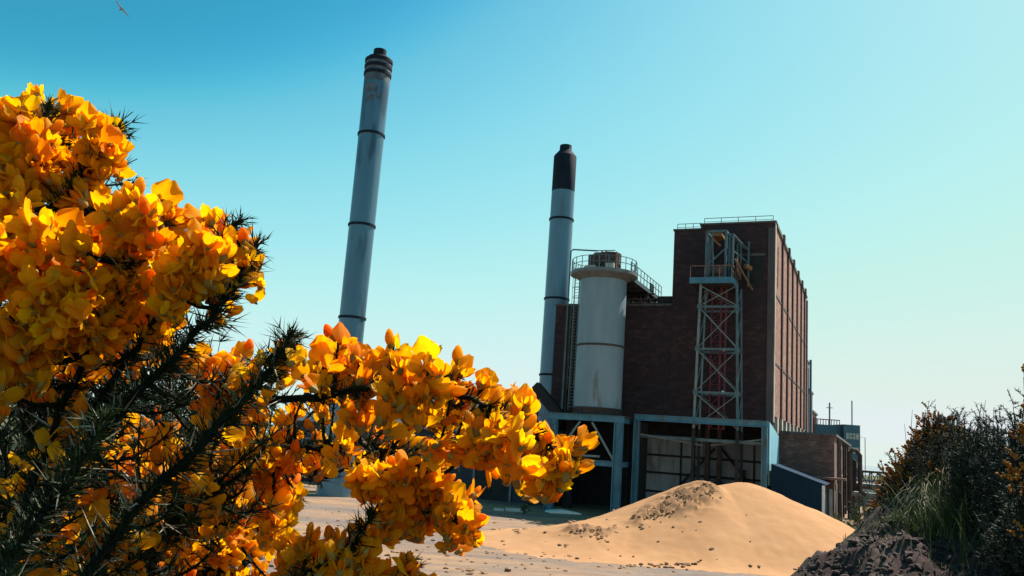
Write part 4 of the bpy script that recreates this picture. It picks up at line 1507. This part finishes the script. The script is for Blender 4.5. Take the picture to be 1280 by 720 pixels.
# ------------------------------------------------------------------ bushes on the bank
def spiny_bush(name, label, cat, px, py, Y, top, spread, n, mats, flower=0.0, lean=(0, 0), needles=46, nl=.045, tall=0, group=None):
    c = at(px, py, Y)
    bz = float(terr(c[0], c[1])) - .04
    ztop = float(at(px, top, Y)[2])
    H = max(.25, ztop-bz)
    th = Thing(name, label, cat, (float(c[0]), float(c[1]), bz), 'w', group)
    st, nd, fl = MB(), MB(), MB()
    tint_ = []
    B = Vector((float(c[0]), float(c[1]), bz))
    for k in range(n):
        a, q = random.random()*2*PI, random.random()**.5
        hh = H*(1-.45*q*q)*random.uniform(.55, 1.0)
        if tall and k < tall:
            hh, q = H*random.uniform(1.05, 1.3), q*.7
        E_ = B + Vector((math.cos(a)*q*spread+lean[0]*hh, math.sin(a)*q*spread+lean[1]*hh, hh))
        E_.z += float(terr(E_.x, E_.y))-.04-bz if True else 0
        S0 = B + Vector((math.cos(a)*q*spread*.35, math.sin(a)*q*spread*.35, 0))
        S0.z = float(terr(S0.x, S0.y))-.03
        mid = S0*.5+E_*.5 + rdir()*.07 + Vector((0, 0, .08*H))
        C_ = curve(S0, mid, E_, 7)
        st.tube(C_, [.008, .007, .006, .005, .004, .003, .002], 4)
        ax = (C_[-1]-C_[-3]).normalized()
        # side sprigs
        for s in range(5):
            t = random.uniform(.35, 1)
            p = C_[min(6, int(t*6.5))]
            if flower > .8 and t < .8:
                t = .4
            d = (ax*.6 + rdir()*.8 + Vector((0, 0, .25))).normalized()
            ln = random.uniform(.07, .17)*(1 if nl < .06 else 1.3)
            e = p + d*ln
            st.bar(p, e, .004)
            for _ in range(needles//3):
                tt = random.random()
                spike(nd, p*(1-tt)+e*tt, (d*.5+rdir()).normalized(), nl*random.uniform(.5, 1.1), nl*.085, 1 if random.random() < .12 else 0)
            if random.random() < flower and t > .5:
                for _ in range(random.randint(8, 15)):
                    tt = random.uniform(.3, 1.1)
                    pp = p*(1-tt)+e*tt + rdir()*.008
                    e_, f_ = ellipsoid((0, 0, 0), (.008, .008, .013), 5, 4)
                    o_ = rdir()
                    rot = o_.to_track_quat('Z', 'Y').to_matrix()
                    sc_ = random.uniform(.8, 1.3)
                    fl.add([tuple(pp + rot@(Vector(x)*sc_)) for x in e_], f_)
        for _ in range(needles//2):
            t = random.uniform(.3, 1)
            i = min(5, int(t*6))
            p = C_[i] + (C_[i+1]-C_[i])*random.random()
            spike(nd, p, (ax*.5+rdir()).normalized(), nl*random.uniform(.5, 1.1), nl*.085, 1 if random.random() < .12 else 0)
    th.part(st, 'branch', M['stem'])
    th.part(nd, 'foliage', mats, stuff=True)
    if fl.v:
        o = th.part(fl, 'blossom', M['bfl'], smooth='all', stuff=True)
        a = o.data.attributes.new('tint', 'FLOAT', 'POINT')
        a.data.foreach_set('value', RNG.random(len(fl.v)).tolist())
    return th


GN = [M['needle'], M['bramble']]
spiny_bush('gorse_bush', 'gorse bush with small orange blossoms at the left end of the dark bank', 'bush', 1150, 596, 9.5, 528, .44, 200, GN, .5, (-.22, 0), 40, .04, 3)
spiny_bush('bramble_bush', 'tangled brown bramble between two dark bushes on the bank top', 'bush', 1200, 602, 8.9, 528, .44, 200, [M['bramble'], M['straw']], .06, (-.05, 0), 40, .045, 2)
spiny_bush('evergreen_bush', 'dark green spiny bush on the bank right of the brown bramble', 'bush', 1250, 606, 8.1, 508, .46, 190, GN, 0, (0, 0), 46, .05, 0)
spiny_bush('evergreen_bush', 'dark bush cut by the right edge of the photo above the bank', 'bush', 1286, 618, 7.4, 482, .46, 150, GN, 0, (0, 0), 46, .05)
spiny_bush('evergreen_bush', 'low nearly black bush on the near slope of the bank', 'bush', 1296, 668, 6.5, 590, .42, 130, GN, 0, (0, 0), 46, .045)
spiny_bush('evergreen_bush', 'low dark scrub halfway up the bank behind the straw', 'bush', 1248, 640, 7.9, 586, .36, 100, GN, 0, (-.1, 0), 46, .045)
spiny_bush('gorse_bush', 'tall gorse with brown orange flower spikes at the far right edge', 'bush', 1300, 610, 5.8, 428, .15, 60, GN, .9, (-.04, 0), 34, .035, 0)
for (px, py, Y, top, sp, n, lb) in ((1052, 664, 62, 636, .9, 40, 'bright green weed clump at the foot of the brick annex'),
                                    (1084, 655, 66, 603, 1.5, 60, 'straggly olive shrub between the annex and the pipe bridge')):
    spiny_bush('shrub', lb, 'shrub', px, py, Y, top, sp, n, [M['greenleaf'], M['straw']], 0, (0, 0), 40, .22)
for (px, py, Y, top) in ((655, 641, 70, 628), (520, 634, 70, 622), (470, 630, 70, 618)):
    c = at(px, py, Y)
    spiny_bush('weed', 'scruffy weed tuft growing along the front of the low dark shed', 'weed', px, py, Y, top, .5, 16, [M['greenleaf'], M['straw']], 0, (0, 0), 30, .16, group='weeds before the dark shed')


# ------------------------------------------------------------------ grass and straw on the bank
def blade(mb, p, d, ln, w, bend, mi=0):
    p, d = Vector(p), Vector(d).normalized()
    s = d.cross(Vector((0, 0, 1)))
    s = s.normalized() if s.length > .05 else Vector((1, 0, 0))
    vs = []
    n = 4
    for i in range(n+1):
        t = i/n
        q = p + d*(ln*t) + Vector((0, 0, -bend*ln*t*t))
        ww = w*(1-t)+.0004
        vs += [q - s*ww, q + s*ww]
    mb.add(vs, [(2*i, 2*i+1, 2*i+3, 2*i+2) for i in range(n)], mi)


mb = MB()
def tuft(px, py, Y, n, rad, ln, mi, bend=.5, lean=(0, 0)):
    c = at(px, py, Y)
    for _ in range(n):
        x, y = c[0]+random.gauss(0, rad), c[1]+random.gauss(0, rad)
        z = float(terr(x, y))
        d = Vector((random.gauss(lean[0], .4), random.gauss(lean[1], .4), 1))
        blade(mb, (x, y, z-.01), d, ln*random.uniform(.5, 1.1), .004, bend*random.uniform(.3, 1.2), mi)


tuft(1168, 640, 8.3, 1300, .16, .26, 0, .5, (-.2, 0))
tuft(1190, 634, 8.2, 260, .18, .25, 0, .5)
tuft(1150, 630, 8.9, 200, .14, .2, 0)
tuft(1105, 660, 8.6, 160, .12, .1, 0)
tuft(1115, 668, 8.0, 120, .1, .09, 1)
tuft(1225, 690, 6.6, 500, .16, .16, 0)
tuft(1262, 700, 6.0, 500, .2, .18, 0)
tuft(1250, 560, 8.2, 500, .3, .45, 0, .3)
tuft(1210, 650, 7.3, 120, .15, .12, 1)
tuft(1235, 540, 8.3, 1500, .32, .62, 0, .35)
tuft(1270, 540, 7.6, 900, .25, .66, 0, .35)
tuft(1225, 545, 8.5, 200, .3, .5, 1, .25)
for _ in range(90):
    px, py = random.uniform(1040, 1280), random.uniform(600, 715)
    tuft(px, py, random.uniform(6.2, 9.5), 14, .05, random.uniform(.05, .14), random.choice((0, 0, 1)))
tag(mb.build('grass', [M['grass'], M['straw']]), 'rough green and straw coloured grass on the dark earth bank', 'grass', kind='stuff')
mb = MB()
for _ in range(230):
    px, py = random.uniform(1136, 1205), random.uniform(596, 612)
    c = at(px, py, random.uniform(8.5, 9.0))
    z = max(float(c[2]), float(terr(c[0], c[1])))
    d = Vector((random.gauss(-.1, .55), random.gauss(-.55, .35), random.uniform(.15, .6)))
    z0 = float(terr(c[0], c[1]))
    blade(mb, (c[0], c[1], z0+random.uniform(0, .22)), d, random.uniform(.28, .55), .004, random.uniform(.7, 1.3))
st_ = mb.build('dry_stalks', M['straw'])
tag(st_, 'pale drooping dead stalks hanging down the bank above green grass', 'dead stalks', kind='stuff')
mb = MB()
for (px, y0, y1, Y) in ((1165, 560, 505, 9.6), (1225, 545, 500, 8.8), (1142, 590, 512, 9.8), (1130, 580, 530, 9.9)):
    a, b = Vector(at(px, y0, Y)), Vector(at(px+random.uniform(-4, 8), y1, Y))
    a.z = min(a.z, float(terr(a.x, a.y)))
    mb.tube(curve(a, (a+b)/2+rdir()*.05, b, 6), [.005, .004, .004, .003, .003, .002], 4)
tag(mb.build('bare_twigs', M['bramble']), 'thin bare twigs rising above the bushes on the bank', 'twigs', kind='stuff')
# stones and earth clods of the bank
mb = MB()
NC = 3200
PXY = np.stack([RNG.uniform(960, 1280, NC), RNG.uniform(600, 722, NC)], 1)
DD = np.array([ray(a, b) for a, b in PXY])
hit = np.full(NC, np.nan)
for t in np.arange(3.5, 13, .1):
    q = CO + DD*(t/DD[:, 1:2])
    under = np.isnan(hit) & (q[:, 2] < terr0(q[:, 0], q[:, 1])+.03)
    hit[under] = t
for a in range(NC):
    if np.isnan(hit[a]):
        continue
    c = CO + DD[a]*(hit[a]/DD[a, 1])
    x, y = c[0]+random.gauss(0, .05), c[1]+random.gauss(0, .25)
    s = random.uniform(.005, .02)*(2.2 if random.random() < .10 else 1)
    clod(mb, (x, y, float(terr(x, y))+s*.15), s, random.uniform(.5, .9))
tag(mb.build('earth_clods', pm('dark_earth_clods', (.026, .016, .016), (.085, .054, .05), 12, rough=.95)), 'dark crumbly clods strewn over the earth bank', 'clods', kind='stuff')

# ------------------------------------------------------------------ sky, sun, camera
SUN_EL, SUN_AZ = R(54), R(54)                    # azimuth clockwise from +Y
w = bpy.data.worlds.new('World')
SC.world = w
w.use_nodes = True
N, L = w.node_tree.nodes, w.node_tree.links
bg = N['Background']
sky = N.new('ShaderNodeTexSky')
sky.sky_type = 'NISHITA'
sky.sun_disc = False
sky.sun_elevation = SUN_EL
sky.sun_rotation = SUN_AZ
sky.air_density = 1.0
sky.dust_density = .6
sky.ozone_density = 1.0
# film response of the photograph's colours: one tone curve per channel, on the sky light itself
gain = N.new('ShaderNodeMixRGB')
gain.blend_type = 'MULTIPLY'
gain.inputs[0].default_value = 1
gain.inputs[2].default_value = (.08, .105, .095, 1)
L.new(sky.outputs[0], gain.inputs[1])
cv_ = N.new('ShaderNodeRGBCurve')
for ci, pts in enumerate((((0, 0), (.10, .03), (.13, .032), (.156, .12), (.205, .25), (.319, .42), (.546, .55), (1, .60)),
                          ((0, 0), (.2, .18), (.27, .275), (.31, .42), (.40, .57), (.57, .65), (.8, .635), (1, .60)),
                          ((0, 0), (.3, .24), (.40, .42), (.46, .56), (.55, .635), (.645, .64), (.75, .585), (1, .57)))):
    c = cv_.mapping.curves[ci]
    while len(c.points) < len(pts):
        c.points.new(.5, .5)
    for p, q in zip(c.points, pts):
        p.location = q
        p.handle_type = 'AUTO_CLAMPED'
cv_.mapping.update()
L.new(gain.outputs[0], cv_.inputs[1])
lift = N.new('ShaderNodeVectorMath')
lift.operation = 'SCALE'
lift.inputs['Scale'].default_value = 7.85
sp_ = N.new('ShaderNodeSeparateColor')
L.new(cv_.outputs[0], sp_.inputs[0])
gm = N.new('ShaderNodeMath')
gm.operation = 'MULTIPLY'
gm.inputs[1].default_value = .93
L.new(sp_.outputs[1], gm.inputs[0])
bm_ = N.new('ShaderNodeMath')
bm_.operation = 'MAXIMUM'
L.new(gm.outputs[0], bm_.inputs[0])
L.new(sp_.outputs[2], bm_.inputs[1])
cc_ = N.new('ShaderNodeCombineColor')
L.new(sp_.outputs[0], cc_.inputs[0])
L.new(sp_.outputs[1], cc_.inputs[1])
L.new(bm_.outputs[0], cc_.inputs[2])
L.new(cc_.outputs[0], lift.inputs[0])
L.new(lift.outputs[0], bg.inputs[0])
bg.inputs[1].default_value = .10
sd = bpy.data.lights.new('sun', 'SUN')
sd.energy = 5.0
sd.angle = R(.53)
sd.color = (1, .93, .82)
so = bpy.data.objects.new('sun', sd)
COL.objects.link(so)
so.location = (30, 30, 60)
dirv = Vector((math.sin(SUN_AZ)*math.cos(SUN_EL), math.cos(SUN_AZ)*math.cos(SUN_EL), math.sin(SUN_EL)))
so.rotation_euler = dirv.to_track_quat('Z', 'Y').to_euler()

cd = bpy.data.cameras.new('camera')
cd.sensor_width = 36
cd.lens = FPX/1280*36
cd.clip_start = .02
cd.clip_end = 6000
cam = bpy.data.objects.new('camera', cd)
COL.objects.link(cam)
mt = Matrix(((CR[0], CU[0], -CF[0], CO[0]), (CR[1], CU[1], -CF[1], CO[1]), (CR[2], CU[2], -CF[2], CO[2]), (0, 0, 0, 1)))
cam.matrix_world = mt
SC.camera = cam
SC.view_settings.view_transform = 'Standard'
SC.view_settings.look = 'None'
SC.view_settings.exposure = .80
SC.view_settings.gamma = 1
SC.view_settings.use_curve_mapping = False
SC.cycles.max_bounces = 6
SC.cycles.transparent_max_bounces = 4
